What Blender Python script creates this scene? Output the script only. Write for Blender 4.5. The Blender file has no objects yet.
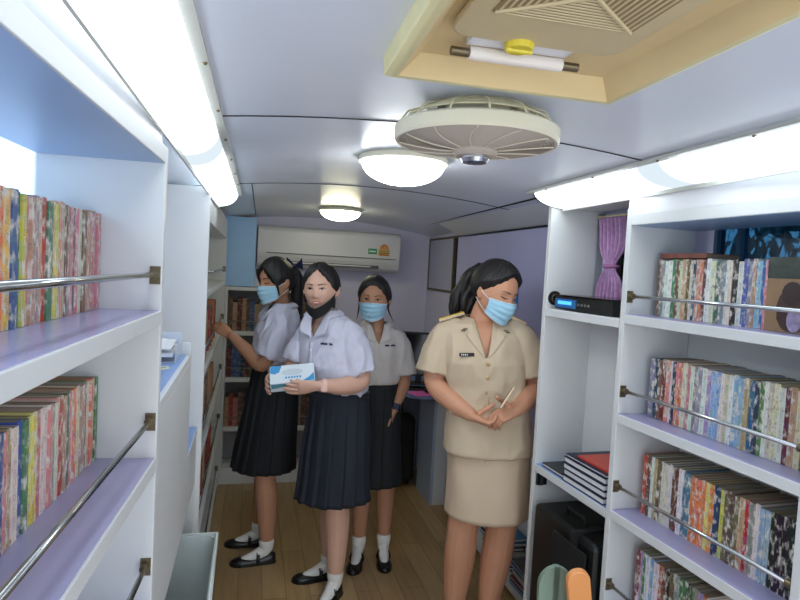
import bpy, bmesh, math, random
from mathutils import Vector, Matrix, noise, Euler
random.seed(7)
C = bpy.context.scene.collection
R = math.radians
sin, cos, pi = math.sin, math.cos, math.pi

# ------------------------------------------------------------------ materials
def lin(c):
    return tuple(((v/255)/12.92 if v/255 <= .04045 else ((v/255+.055)/1.055)**2.4) for v in c)

def mat(name, rgb, rough=.6, metal=0, bump=0, bscale=60, var=0, vscale=8, emit=0, alpha=1, trans=0, stretch=None, spec=.5, coat=0, sss=0):
    m = bpy.data.materials.new(name); m.use_nodes = True
    nt = m.node_tree; b = nt.nodes['Principled BSDF']
    col = (*lin(rgb), 1)
    b.inputs['Base Color'].default_value = col
    b.inputs['Roughness'].default_value = rough
    b.inputs['Metallic'].default_value = metal
    b.inputs['Specular IOR Level'].default_value = spec
    b.inputs['Coat Weight'].default_value = coat
    if sss:
        b.inputs['Subsurface Weight'].default_value = sss
        b.inputs['Subsurface Radius'].default_value = (.01, .004, .002)
        b.inputs['Subsurface Scale'].default_value = .5
    if trans: b.inputs['Transmission Weight'].default_value = trans
    if alpha < 1: b.inputs['Alpha'].default_value = alpha
    if emit:
        b.inputs['Emission Color'].default_value = col
        b.inputs['Emission Strength'].default_value = emit
    tc = nt.nodes.new('ShaderNodeTexCoord')
    mp = nt.nodes.new('ShaderNodeMapping'); nt.links.new(tc.outputs['Object'], mp.inputs['Vector'])
    if stretch: mp.inputs['Scale'].default_value = stretch
    if var:
        n = nt.nodes.new('ShaderNodeTexNoise'); n.inputs['Scale'].default_value = vscale; n.inputs['Detail'].default_value = 4
        nt.links.new(mp.outputs['Vector'], n.inputs['Vector'])
        r = nt.nodes.new('ShaderNodeValToRGB'); nt.links.new(n.outputs['Fac'], r.inputs['Fac'])
        r.color_ramp.elements[0].position = .3; r.color_ramp.elements[1].position = .7
        r.color_ramp.elements[0].color = tuple(v*(1-var) for v in col[:3])+(1,)
        r.color_ramp.elements[1].color = tuple(min(1, v*(1+var*.4)) for v in col[:3])+(1,)
        nt.links.new(r.outputs['Color'], b.inputs['Base Color'])
    if bump:
        n2 = nt.nodes.new('ShaderNodeTexNoise'); n2.inputs['Scale'].default_value = bscale; n2.inputs['Detail'].default_value = 3
        nt.links.new(mp.outputs['Vector'], n2.inputs['Vector'])
        bp = nt.nodes.new('ShaderNodeBump'); bp.inputs['Strength'].default_value = bump; bp.inputs['Distance'].default_value = .004
        nt.links.new(n2.outputs['Fac'], bp.inputs['Height']); nt.links.new(bp.outputs['Normal'], b.inputs['Normal'])
    return m

M = {}
M['laminate'] = mat('white_laminate', (220, 222, 221), .38, var=.03, vscale=3)
M['blue_reflection'] = mat('laminate_blue_reflection', (156, 184, 222), .35, var=.04, vscale=3)  # blue window light reflected on white laminate, put into the colour
M['shelf_top'] = mat('lavender_laminate', (176, 174, 214), .22, var=.04, vscale=4)
M['ceiling'] = mat('ceiling_panel', (234, 241, 252), .26, var=.05, vscale=1.6)
M['wall'] = mat('wall_panel', (216, 214, 236), .5, var=.05, vscale=2)
M['lavender'] = mat('lavender_door', (184, 184, 226), .5, var=.05, vscale=3)
M['blue_lit_panel'] = mat('window_lit_blue_panel', (160, 204, 248), .35, var=.06, vscale=3)  # blue window light falling on the cupboard is put into this colour
M['seam'] = mat('seam_black', (30, 32, 36), .7)
M['chrome'] = mat('chrome', (200, 204, 206), .18, 1)
M['brass'] = mat('bracket_metal', (120, 108, 84), .4, .8)
M['cream'] = mat('cream_plastic', (232, 222, 170), .4, var=.07, vscale=7)
M['cream2'] = mat('yellowed_plastic', (232, 206, 152), .45, var=.08, vscale=6)
M['cream3'] = mat('grille_plastic', (214, 196, 152), .5, var=.07, vscale=9)
M['rail_white'] = mat('rail_white', (186, 186, 178), .4)
M['fan_white'] = mat('fan_enamel', (228, 221, 196), .35)
M['fan_guard'] = mat('fan_guard', (186, 172, 158), .4)
M['fan_wire'] = mat('fan_wire', (222, 214, 176), .4)
M['dark'] = mat('dark_gap', (46, 44, 42), .8)
M['black'] = mat('black_plastic', (16, 18, 18), .45, bump=.15)
M['black_gloss'] = mat('black_gloss', (10, 11, 13), .12)
M['black_fabric'] = mat('black_fabric', (16, 18, 19), .8, bump=.4, bscale=200)
M['yellow'] = mat('yellow_plastic', (226, 206, 60), .4)
M['tube'] = mat('tube_glass', (236, 226, 214), .3)
M['aircon'] = mat('aircon_plastic', (214, 214, 218), .35)
M['vent_dark'] = mat('aircon_vent', (84, 88, 92), .6)
M['green'] = mat('sticker_green', (58, 150, 96), .5)
M['orange_s'] = mat('sticker_orange', (226, 168, 96), .5)
M['white'] = mat('white_paint', (236, 236, 238), .45)
M['paper'] = mat('paper', (232, 232, 232), .8)
M['pages'] = mat('page_edges', (158, 146, 122), .85, bump=.6, bscale=300, var=.25, vscale=40, stretch=(40, 1, 1))
M['frame_brown'] = mat('window_frame_brown', (104, 88, 66), .6)
M['curtain'] = mat('mauve_curtain', (200, 156, 200), .75, var=.25, vscale=60)
M['skin1'] = mat('skin_warm', (200, 152, 126), .5, sss=.12, var=.05, vscale=14)
M['skin2'] = mat('skin_tan', (186, 136, 106), .5, sss=.12, var=.05, vscale=14)
M['skin3'] = mat('skin_light', (216, 172, 150), .5, sss=.12, var=.04, vscale=14)
M['skin4'] = mat('skin_teacher', (206, 150, 118), .5, sss=.12, var=.05, vscale=14)
M['hair'] = mat('black_hair', (30, 27, 26), .5, bump=.7, bscale=90, stretch=(1, 1, .12), spec=.45)
M['shirt'] = mat('white_school_shirt', (206, 206, 222), .8, bump=.6, bscale=26, var=.03)
M['shirt_b'] = mat('white_school_shirt_warm', (206, 200, 196), .8, bump=.6, bscale=26, var=.03)
M['khaki'] = mat('khaki_uniform', (204, 184, 156), .75, bump=.25, bscale=30, var=.04)
M['khaki_skirt'] = mat('khaki_skirt', (218, 194, 166), .75, bump=.22, bscale=22, var=.04)
M['navy'] = mat('navy_skirt', (29, 34, 46), .8, bump=.2, bscale=160)
M['black_skirt'] = mat('black_skirt', (20, 24, 29), .8, bump=.2, bscale=160)
M['navy_ribbon'] = mat('navy_ribbon', (30, 38, 74), .6)
M['mask'] = mat('surgical_mask', (168, 214, 236), .8, var=.06, vscale=40)
M['black_mask'] = mat('black_mask', (24, 25, 27), .8)
M['eye_white'] = mat('eye_white', (196, 184, 176), .3)
M['iris'] = mat('dark_iris', (26, 18, 14), .15)
M['lip'] = mat('lips', (196, 120, 110), .45)
M['brow'] = mat('eyebrow', (50, 38, 32), .8)
M['sock'] = mat('white_sock', (232, 230, 224), .85, bump=.5, bscale=150)
M['shoe'] = mat('black_shoe_leather', (20, 20, 21), .32)
M['gold'] = mat('gold_braid', (206, 168, 70), .4, .4)
M['silver'] = mat('silver_buckle', (190, 190, 186), .3, .9)
M['watch_pink'] = mat('pink_watch_strap', (232, 190, 178), .5)
M['watch_navy'] = mat('navy_watch', (26, 36, 64), .5)
M['tissue_blue'] = mat('tissue_box_blue', (64, 156, 214), .5)
M['teal'] = mat('tissue_box_teal', (96, 160, 176), .5)
M['tissue_white'] = mat('tissue_box_white', (226, 236, 242), .5)
M['desk_blue'] = mat('desk_blue', (136, 166, 214), .4)
M['pink'] = mat('pink_pad', (232, 110, 196), .6)
M['peach'] = mat('orange_plastic', (238, 160, 96), .45)
M['sage'] = mat('sage_plastic', (124, 144, 128), .5)
M['book_navy'] = mat('navy_cover', (22, 30, 58), .4)
M['book_red'] = mat('red_cover', (206, 72, 52), .4)
M['teal_case'] = mat('blue_cover', (38, 104, 160), .4)
M['disp_blue'] = mat('display_blue', (60, 140, 255), .3, emit=1.6)
M['bin'] = mat('translucent_bin', (222, 232, 230), .35, alpha=.75)
M['acrylic'] = mat('clear_acrylic', (220, 232, 246), .1, alpha=.45)

def emis(name, rgb, s):
    m = bpy.data.materials.new(name); m.use_nodes = True; nt = m.node_tree
    nt.nodes.remove(nt.nodes['Principled BSDF'])
    e = nt.nodes.new('ShaderNodeEmission'); e.inputs[0].default_value = (*lin(rgb), 1); e.inputs[1].default_value = s
    nt.links.new(e.outputs[0], nt.nodes['Material Output'].inputs[0]); return m
M['lens_on'] = emis('lit_diffuser', (232, 244, 250), 3.3)
M['lens_dim'] = emis('dim_diffuser', (214, 228, 236), .75)
M['lens_half'] = emis('half_lit_diffuser', (226, 240, 247), 1.9)
M['lens_low'] = emis('low_lit_diffuser', (222, 235, 243), 1.1)
M['dome_on'] = emis('lit_dome', (244, 248, 250), 12.0)
M['dome_warm'] = emis('warm_dome', (240, 234, 196), 11.0)

def floor_mat():
    m = mat('wood_laminate_floor', (170, 140, 98), .3); nt = m.node_tree; b = nt.nodes['Principled BSDF']
    tc = nt.nodes.new('ShaderNodeTexCoord'); mp = nt.nodes.new('ShaderNodeMapping'); mp.inputs['Rotation'].default_value = (0, 0, pi/2)
    nt.links.new(tc.outputs['Object'], mp.inputs['Vector'])
    br = nt.nodes.new('ShaderNodeTexBrick'); br.inputs['Scale'].default_value = 1
    br.inputs['Brick Width'].default_value = .9; br.inputs['Row Height'].default_value = .11; br.inputs['Mortar Size'].default_value = .002
    br.inputs['Color1'].default_value = (*lin((186, 156, 110)), 1); br.inputs['Color2'].default_value = (*lin((166, 134, 90)), 1); br.inputs['Mortar'].default_value = (*lin((132, 106, 72)), 1)
    nt.links.new(mp.outputs['Vector'], br.inputs['Vector'])
    mp2 = nt.nodes.new('ShaderNodeMapping'); mp2.inputs['Scale'].default_value = (30, 2, 1); nt.links.new(tc.outputs['Object'], mp2.inputs['Vector'])
    n = nt.nodes.new('ShaderNodeTexNoise'); n.inputs['Scale'].default_value = 1.6; n.inputs['Detail'].default_value = 6; nt.links.new(mp2.outputs['Vector'], n.inputs['Vector'])
    mx = nt.nodes.new('ShaderNodeMix'); mx.data_type = 'RGBA'; mx.blend_type = 'MULTIPLY'; mx.inputs['Factor'].default_value = .45
    nt.links.new(br.outputs['Color'], mx.inputs['A']); nt.links.new(n.outputs['Color'], mx.inputs['B'])
    rr = nt.nodes.new('ShaderNodeValToRGB'); nt.links.new(n.outputs['Fac'], rr.inputs['Fac'])
    rr.color_ramp.elements[0].color = (.6, .6, .6, 1); rr.color_ramp.elements[0].position = .35; rr.color_ramp.elements[1].position = .65
    nt.links.new(rr.outputs['Color'], mx.inputs['B']); nt.links.new(mx.outputs['Result'], b.inputs['Base Color'])
    return m
M['floor'] = floor_mat()

def book_mat():
    """printed paper cover: colour from the object, shifted bands, picture blotches and rows of small lettering"""
    m = bpy.data.materials.new('book_cover'); m.use_nodes = True; nt = m.node_tree; N = nt.nodes.new; L = nt.links.new
    b = nt.nodes['Principled BSDF']; b.inputs['Roughness'].default_value = .42
    oi = N('ShaderNodeObjectInfo'); tc = N('ShaderNodeTexCoord'); sp = N('ShaderNodeSeparateXYZ'); L(tc.outputs['Object'], sp.inputs[0])
    rm = N('ShaderNodeMath'); rm.operation = 'MULTIPLY'; rm.inputs[1].default_value = 57.3; L(oi.outputs['Random'], rm.inputs[0])
    cb = N('ShaderNodeCombineXYZ'); L(sp.outputs['X'], cb.inputs['X']); L(rm.outputs[0], cb.inputs['Y']); L(sp.outputs['Z'], cb.inputs['Z'])
    def nz(scale, sc, det=3):
        mp = N('ShaderNodeMapping'); mp.inputs['Scale'].default_value = sc; L(cb.outputs[0], mp.inputs['Vector'])
        n = N('ShaderNodeTexNoise'); n.inputs['Scale'].default_value = scale; n.inputs['Detail'].default_value = det; L(mp.outputs[0], n.inputs['Vector']); return n
    def ramp(src, a, b_, ca=(0, 0, 0, 1), cb_=(1, 1, 1, 1), const=False):
        r = N('ShaderNodeValToRGB'); r.color_ramp.elements[0].position = a; r.color_ramp.elements[1].position = b_
        r.color_ramp.elements[0].color = ca; r.color_ramp.elements[1].color = cb_
        if const: r.color_ramp.interpolation = 'CONSTANT'
        L(src, r.inputs['Fac']); return r
    def mix(f, a, b_, bl='MIX'):
        x = N('ShaderNodeMix'); x.data_type = 'RGBA'; x.blend_type = bl
        if isinstance(f, float): x.inputs['Factor'].default_value = f
        else: L(f, x.inputs['Factor'])
        L(a, x.inputs['A'])
        if isinstance(b_, tuple): x.inputs['B'].default_value = b_
        else: L(b_, x.inputs['B'])
        return x.outputs['Result']
    base = oi.outputs['Color']
    hs = N('ShaderNodeHueSaturation'); L(base, hs.inputs['Color']); hs.inputs['Saturation'].default_value = .8; hs.inputs['Value'].default_value = .85
    ad = N('ShaderNodeMath'); ad.operation = 'MULTIPLY_ADD'; ad.inputs[1].default_value = .24; ad.inputs[2].default_value = .38; L(oi.outputs['Random'], ad.inputs[0]); L(ad.outputs[0], hs.inputs['Hue'])
    band = ramp(nz(1, (.3, 1, 7), 1).outputs['Fac'], .5, .54)
    bandm = N('ShaderNodeMath'); bandm.operation = 'MULTIPLY'; bandm.inputs[1].default_value = .55; L(band.outputs[0], bandm.inputs[0])
    c = mix(bandm.outputs[0], base, hs.outputs[0])
    blot = ramp(nz(1, (1.3, 1, 9), 3).outputs['Fac'], .50, .66)
    c = mix(blot.outputs[0], c, (*lin((226, 220, 208)), 1))
    blot2 = ramp(nz(1.1, (1.9, 1.3, 12), 3).outputs['Fac'], .60, .80)
    c = mix(blot2.outputs[0], c, (*lin((60, 46, 44)), 1))
    # lettering: fine marks kept inside a column down the middle of the spine
    w = N('ShaderNodeMath'); w.operation = 'ABSOLUTE'; L(sp.outputs['X'], w.inputs[0])
    lt = N('ShaderNodeMath'); lt.operation = 'LESS_THAN'; lt.inputs[1].default_value = .26; L(w.outputs[0], lt.inputs[0])
    let = ramp(nz(1, (5, 1, 150), 2).outputs['Fac'], .52, .54)
    zone = ramp(nz(1, (.2, 1.7, 6), 0).outputs['Fac'], .42, .45)
    mu = N('ShaderNodeMath'); mu.operation = 'MULTIPLY'; L(let.outputs[0], mu.inputs[0]); L(zone.outputs[0], mu.inputs[1])
    mu2 = N('ShaderNodeMath'); mu2.operation = 'MULTIPLY'; L(mu.outputs[0], mu2.inputs[0]); L(lt.outputs[0], mu2.inputs[1])
    inv = N('ShaderNodeHueSaturation'); L(base, inv.inputs['Color']); inv.inputs['Value'].default_value = .25
    mu3 = N('ShaderNodeMath'); mu3.operation = 'MULTIPLY'; mu3.inputs[1].default_value = .6; L(mu2.outputs[0], mu3.inputs[0])
    c = mix(mu3.outputs[0], c, inv.outputs[0])
    L(c, b.inputs['Base Color'])
    return m
M['book'] = book_mat()

# ------------------------------------------------------------------ mesh helpers
class MB:
    def __init__(s): s.v = []; s.f = []
    def add(s, vs, fs):
        o = len(s.v); s.v += [tuple(v) for v in vs]; s.f += [tuple(i+o for i in f) for f in fs]; return s
    def box(s, x0, x1, y0, y1, z0, z1, mtx=None):
        vs = [Vector((x, y, z)) for z in (z0, z1) for y in (y0, y1) for x in (x0, x1)]
        if mtx: vs = [mtx @ v for v in vs]
        return s.add(vs, [(0, 2, 3, 1), (4, 5, 7, 6), (0, 1, 5, 4), (2, 6, 7, 3), (0, 4, 6, 2), (1, 3, 7, 5)])
    def tube(s, pts, rad, n=12, closed=False, flat=1.0, hint=None, cap=True):
        pts = [Vector(p) for p in pts]
        if not hasattr(rad, '__len__'): rad = [rad]*len(pts)
        N = len(pts); vs = []; prev = None
        for i, p in enumerate(pts):
            a = pts[(i-1) % N] if (closed or i) else p; b = pts[(i+1) % N] if (closed or i < N-1) else p
            t = (b-a).normalized()
            if hint is not None: u = Vector(hint)
            else: u = prev if prev is not None else (Vector((0, 0, 1)) if abs(t.z) < .9 else Vector((1, 0, 0)))
            u = (u - t*u.dot(t))
            if u.length < 1e-6: u = t.orthogonal()
            u.normalize(); w = t.cross(u); prev = u
            for k in range(n):
                an = 2*pi*k/n; vs.append(p + w*(cos(an)*rad[i]) + u*(sin(an)*rad[i]*flat))
        fs = []
        for i in range(N if closed else N-1):
            for k in range(n):
                j = (i+1) % N; fs.append((i*n+k, i*n+(k+1) % n, j*n+(k+1) % n, j*n+k))
        if cap and not closed: fs += [tuple(range(n))[::-1], tuple((N-1)*n+k for k in range(n))]
        return s.add(vs, fs)
    def rings(s, rs, n=32, cap=True, mtx=None, ex=2.0):
        """rs: (cx,cy,cz,rx,ry[,yaw]) stacked elliptical rings"""
        vs = []
        for r in rs:
            cx, cy, cz, rx, ry = r[:5]; yw = r[5] if len(r) > 5 else 0
            for k in range(n):
                a = 2*pi*k/n; c_, s_ = cos(a), sin(a)
                x = rx*math.copysign(abs(c_)**(2/ex), c_); y = ry*math.copysign(abs(s_)**(2/ex), s_)
                v = Vector((cx+x*cos(yw)-y*sin(yw), cy+x*sin(yw)+y*cos(yw), cz))
                vs.append(mtx @ v if mtx else v)
        fs = [(i*n+k, i*n+(k+1) % n, (i+1)*n+(k+1) % n, (i+1)*n+k) for i in range(len(rs)-1) for k in range(n)]
        if cap: fs += [tuple(range(n))[::-1], tuple((len(rs)-1)*n+k for k in range(n))]
        return s.add(vs, fs)
    def ball(s, c, rx, ry=None, rz=None, n=16, m=10, mtx=None):
        ry = ry or rx; rz = rz or rx; vs = []; c = Vector(c)
        for i in range(m+1):
            e = -pi/2+pi*i/m
            for k in range(n):
                a = 2*pi*k/n; v = Vector((rx*cos(e)*cos(a), ry*cos(e)*sin(a), rz*sin(e)))
                vs.append(c+(mtx @ v if mtx else v))
        return s.add(vs, [(i*n+k, i*n+(k+1) % n, (i+1)*n+(k+1) % n, (i+1)*n+k) for i in range(m) for k in range(n)])
    def grid(s, nu, nv, fn, wrap=False):
        vs = [fn(i/(nu-1) if not wrap else i/nu, j/(nv-1)) for j in range(nv) for i in range(nu)]
        fs = [(j*nu+i, j*nu+(i+1) % nu, (j+1)*nu+(i+1) % nu, (j+1)*nu+i) for j in range(nv-1) for i in range(nu if wrap else nu-1)]
        return s.add(vs, fs)
    def prism(s, poly, h, mtx=None):
        n = len(poly); vs = [Vector((x, y, 0)) for x, y in poly]+[Vector((x, y, h)) for x, y in poly]
        if mtx: vs = [mtx @ v for v in vs]
        return s.add(vs, [tuple(range(n))[::-1], tuple(range(n, 2*n))]+[(i, (i+1) % n, n+(i+1) % n, n+i) for i in range(n)])
    def mesh(s, name):
        me = bpy.data.meshes.new(name); me.from_pydata([tuple(v) for v in s.v], [], s.f); me.validate()
        bm = bmesh.new(); bm.from_mesh(me); bmesh.ops.remove_doubles(bm, verts=bm.verts, dist=1e-6)
        bmesh.ops.recalc_face_normals(bm, faces=bm.faces); bm.to_mesh(me); bm.free(); return me
    def build(s, name, m, parent=None, smooth=False, bevel=0, solid=0, sub=0, kind=None):
        me = s.mesh(name); me.materials.append(m if not isinstance(m, str) else M[m])
        o = bpy.data.objects.new(name, me); C.objects.link(o)
        if parent: o.parent = parent
        if smooth: me.shade_smooth()
        if solid:
            d = o.modifiers.new('solid', 'SOLIDIFY'); d.thickness = solid; d.offset = 0
        if bevel:
            d = o.modifiers.new('bevel', 'BEVEL'); d.width = bevel; d.segments = 2; d.limit_method = 'ANGLE'
        if sub:
            d = o.modifiers.new('sub', 'SUBSURF'); d.levels = sub; d.render_levels = sub
        if kind: o['kind'] = kind
        return o

def tag(o, label, cat, group=None, kind=None):
    o['label'] = label; o['category'] = cat
    if group: o['group'] = group
    if kind: o['kind'] = kind
    return o
def empty(name, loc=(0, 0, 0), rz=0):
    o = bpy.data.objects.new(name, None); o.empty_display_size = .05; C.objects.link(o); o.location = loc; o.rotation_euler = (0, 0, rz); return o
def thing(name, label, cat, loc=(0, 0, 0), rz=0, group=None):
    return tag(empty(name, loc, rz), label, cat, group)
def box(name, m, parent, *d, bevel=.0015, kind=None):
    return MB().box(*d).build(name, m, parent, bevel=bevel, kind=kind)

# ------------------------------------------------------------------ camera
cam = bpy.data.cameras.new('camera'); co = bpy.data.objects.new('camera', cam); C.objects.link(co)
cam.sensor_width = 36; cam.lens = 590/800*36; cam.clip_start = .02
yw, pt, rl = R(14.27), R(2.91), R(3.1)
fw = Vector((sin(yw)*cos(pt), cos(yw)*cos(pt), -sin(pt))); r0 = Vector((cos(yw), -sin(yw), 0)); u0 = r0.cross(fw)
rr = r0*cos(rl)+u0*sin(rl); uu = -r0*sin(rl)+u0*cos(rl)
co.matrix_world = Matrix(((rr.x, uu.x, -fw.x, 0), (rr.y, uu.y, -fw.y, 0), (rr.z, uu.z, -fw.z, 1.55), (0, 0, 0, 1)))
bpy.context.scene.camera = co

# ------------------------------------------------------------------ the setting
YB = 4.40                    # back wall
XL, XR = -.50, 1.44          # side walls
def ceil_z(x): return 1.90-.035*min(2.2, abs((x-.48)/.56))**2
c = MB()
xs = [XL-.02+(XR+.04-XL)*i/24 for i in range(25)]
for y0, y1 in ((-.6, 1.365), (1.371, 2.52), (2.526, YB+.02)):
    top = [(x, y, ceil_z(x)) for y in (y0, y1) for x in xs]; n = 25
    c.add(top+[(x, y, 2.0) for (x, y, z) in top],
          [(i, i+1, n+i+1, n+i) for i in range(24)]+[(2*n+i, 3*n+i, 3*n+i+1, 2*n+i+1) for i in range(24)]
          + [(i, 2*n+i, 2*n+i+1, i+1) for i in range(24)]+[(n+i, n+i+1, 3*n+i+1, 3*n+i) for i in range(24)]
          + [(0, n, 3*n, 2*n), (24, 2*n+24, 3*n+24, n+24)])
c.build('ceiling', 'ceiling', kind='structure', smooth=False)
s = MB()
for y in (1.368, 2.523):
    s.tube([(x, y, ceil_z(x)+.001) for x in xs], .0035, 6)
s.tube([(1.13-.05*(4.35-y)/2.1*1.15, y, ceil_z(1.1)+.0015) for y in (1.95, 2.6, 3.4, 4.35)], .004, 6)
s.tube([(-.012, 2.53, ceil_z(-.01)+.001), (.015, 4.2, ceil_z(.015)+.001)], .003, 6)
s.build('trim_1', 'seam', kind='structure')

box('floor', 'floor', None, XL-.1, XR+.1, -.8, YB+.1, -.05, 0, bevel=0, kind='structure')
box('wall_back', 'wall', None, XL-.02, XR+.02, YB, YB+.05, 0, 2.0, bevel=0, kind='structure')
# left wall with the bright window above the near books
w = MB()
w.box(XL-.03, XL, -.8, YB, 0, 1.5).box(XL-.03, XL, -.8, .35, 1.5, 2.0).box(XL-.03, XL, 1.66, YB, 1.5, 2.0).box(XL-.03, XL, .35, 1.66, 1.82, 2.0)
w.build('wall_left', 'wall', kind='structure')
# right wall with the long window behind the near books, then the curtained one
w = MB()
w.box(XR, XR+.03, -.8, YB, 0, 1.46).box(XR, XR+.03, -.8, YB, 1.80, 2.0).box(XR, XR+.03, -.8, .3, 1.46, 1.8).box(XR, XR+.03, 1.60, 1.74, 1.46, 1.8).box(XR, XR+.03, 1.98, YB, 1.46, 1.8)
w.build('wall_right', 'wall', kind='structure')
# inner lining at the far right, holding the small brown-framed window
LX = 1.325
w = MB()
w.box(LX, LX+.03, 3.57, YB, 0, 1.41).box(LX, LX+.03, 3.57, YB, 1.80, 1.9).box(LX, LX+.03, 3.57, 3.62, 1.41, 1.80).box(LX, LX+.03, 4.36, YB, 1.41, 1.80)
w.box(LX, LX+.1, 3.555, 3.57, 0, 1.9)
w.build('trim_2', 'wall', kind='structure')
def glass_mat(name, rgb):
    m = bpy.data.materials.new(name); m.use_nodes = True; nt = m.node_tree; nt.nodes.remove(nt.nodes['Principled BSDF'])
    a = nt.nodes.new('ShaderNodeBsdfTransparent'); a.inputs[0].default_value = (*lin(rgb), 1)
    g_ = nt.nodes.new('ShaderNodeBsdfGlossy'); g_.inputs['Roughness'].default_value = .03
    x = nt.nodes.new('ShaderNodeMixShader'); x.inputs[0].default_value = .1
    nt.links.new(a.outputs[0], x.inputs[1]); nt.links.new(g_.outputs[0], x.inputs[2]); nt.links.new(x.outputs[0], nt.nodes['Material Output'].inputs[0]); return m
glass = glass_mat('blue_tinted_glass', (96, 138, 160))
glass_clear = glass_mat('window_glass', (226, 240, 255))
def window(name, x, y0, y1, z0, z1, gm, fm, mull=()):
    r = empty(name, (x, 0, 0)); r['kind'] = 'structure'
    t = .014; f = MB()
    f.box(-.012, .02, y0, y1, z0, z0+t).box(-.012, .02, y0, y1, z1-t, z1).box(-.012, .02, y0, y0+t, z0+t, z1-t).box(-.012, .02, y1-t, y1, z0+t, z1-t)
    for q in mull: f.box(-.010, .018, q-.009, q+.009, z0+t, z1-t)
    f.build('window_frame', fm, r, bevel=.001)
    MB().box(.003, .007, y0+t, y1-t, z0+t, z1-t).build('pane', gm, r)
    return r
window('window_1', XL-.015, .352, 1.658, 1.502, 1.818, glass_clear, M['white'])
window('window_2', XR+.005, .302, 1.598, 1.462, 1.798, glass, mat('teal_frame', (60, 96, 124), .5), mull=(1.50,))
window('window_3', 1.338, 1.692, 1.958, 1.462, 1.798, glass, M['frame_brown'])
w = MB(); w.box(1.335, 1.365, 1.64, 1.69, 1.40, 1.86).box(1.335, 1.365, 1.96, 2.06, 1.40, 1.86).box(1.335, 1.365, 1.69, 1.96, 1.40, 1.46).box(1.335, 1.365, 1.69, 1.96, 1.80, 1.86)
w.build('trim_3', 'wall', kind='structure')
w4 = window('window_4', LX+.005, 3.622, 4.358, 1.412, 1.798, glass_clear, M['frame_brown'], mull=(3.80,))
MB().box(-.006, -.002, 3.82, 4.345, 1.427, 1.785).build('blind', mat('lavender_blind', (192, 192, 216), .7), w4)
MB().box(-.004, -.001, 3.64, 3.72, 1.427, 1.785).build('blind', mat('brown_blind', (92, 80, 70), .8), w4)

# hanging foliage outside the right-hand windows
def leaf_mat():
    m = mat('leaves', (86, 120, 112), .25, var=.75, vscale=12); return m
tr = thing('leafy_tree', 'dark leafy tree outside the right-hand windows', 'tree', (1.95, 1.2, 1.2))
MB().tube([(0, 0, -1.2), (.05, .1, -.3), (0, .05, .3), (-.03, .2, .9)], [.07, .06, .05, .03]).build('trunk', mat('bark', (70, 60, 52), .9, bump=.5), tr)
lf = MB(); rnd = random.Random(3)
for i in range(7000):
    p = Vector((rnd.gauss(0, .14), rnd.uniform(-1.5, 2.2), rnd.uniform(-.1, 1.5)))
    q = Euler((rnd.uniform(0, 6), rnd.uniform(0, 6), rnd.uniform(0, 6))).to_matrix(); l = rnd.uniform(.03, .06)
    lf.add([p+q @ Vector(v)*l for v in ((-1, 0, 0), (0, -.32, .06), (1, 0, 0), (0, .32, .06))], [(0, 1, 2, 3)])
lf.build('foliage', leaf_mat(), tr)

# ------------------------------------------------------------------ bookcases
def rail(parent, x, y0, y1, z, ends=(True, True)):
    """chrome retaining rod with a bracket at each shown end"""
    r = MB().tube([(x, y0, z), (x, y1, z)], .0055, 12).build('rail', 'chrome', parent, smooth=True)
    for e, y in zip(ends, (y0, y1)):
        if e:
            b = MB(); sgn = 1 if y == y0 else -1
            b.box(x-.010, x+.010, y-.001 if sgn > 0 else y-.003, y+.003 if sgn > 0 else y+.001, z-.02, z+.016)
            b.tube([(x, y, z), (x, y+sgn*.018, z)], .0095, 12)
            b.tube([(x+.003, y+sgn*.001, z-.014), (x+.003, y+sgn*.006, z-.014)], .003, 8)
            b.build('bracket', 'brass', r)
    return r
T = .022
LB = thing('bookcase', 'white bookcase with lavender boards filling the left foreground', 'bookcase', (-.172, 1.29, 0), R(-3), 'near bookcases')
LB['group'] = 'near bookcases'
Y0 = -1.0
box('side_panel', 'laminate', LB, -.235, 0, -T, 0, 0, 1.77)
box('side_panel', 'laminate', LB, -.235, 0, Y0-T, Y0, 0, 1.77)
for z in (1.442, 1.140, .840, .540, .240):
    b_ = box('shelf_board', 'laminate', LB, -.235, 0, Y0+.0002, -T-.0002, z-.030, z-.001)
    box('board_top', 'shelf_top', b_, -.234, -.004, Y0+.001, -T-.001, z-.001, z+.0005, bevel=0)
box('top_board', 'laminate', LB, -.235, 0, Y0+.0002, -T-.0002, 1.737, 1.77)
box('underside_reflection', 'blue_reflection', LB, -.234, -.003, Y0+.001, -T-.001, 1.736, 1.7369, bevel=0)  # thin sheet coloured like blue window light reflected under the board
box('fascia', 'white', LB, -.05, -.008, Y0-.3, -T, 1.771, 1.865)
box('back_panel', 'laminate', LB, -.245, -.236, Y0, 0, 0, 1.44)
for z in (1.515, 1.217, .915, .615): rail(LB, -.013, Y0, -T, z)
for k in range(5):
    pass

RB = thing('bookcase', 'white bookcase with lavender boards filling the right foreground', 'bookcase', (1.110, 1.598, 0), R(3), 'near bookcases')
RD = .248; RY = -.62
box('side_panel', 'laminate', RB, 0, RD, -T, 0, 0, 1.775)
box('side_panel', 'laminate', RB, 0, RD, RY-T, RY, 0, 1.775)
box('side_panel', 'laminate', RB, 0, RD, -1.17, -1.15, 0, 1.775)
for ya, yb in ((RY+.0002, -T-.0002), (-1.1498, RY-T-.0002)):
    for z in (1.452, 1.144, .842, .538, .238):
        b_ = box('shelf_board', 'laminate', RB, 0, RD, ya, yb, z-.028, z-.001)
        box('board_top', 'shelf_top', b_, .004, RD-.001, ya+.001, yb-.001, z-.001, z+.0005, bevel=0)
    box('top_board', 'laminate', RB, 0, RD, ya, yb, 1.723, 1.756)
    box('underside_reflection', 'blue_reflection', RB, .003, RD-.001, ya+.001, yb-.001, 1.722, 1.7229, bevel=0)  # reflected blue window light painted under the right top board too
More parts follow.
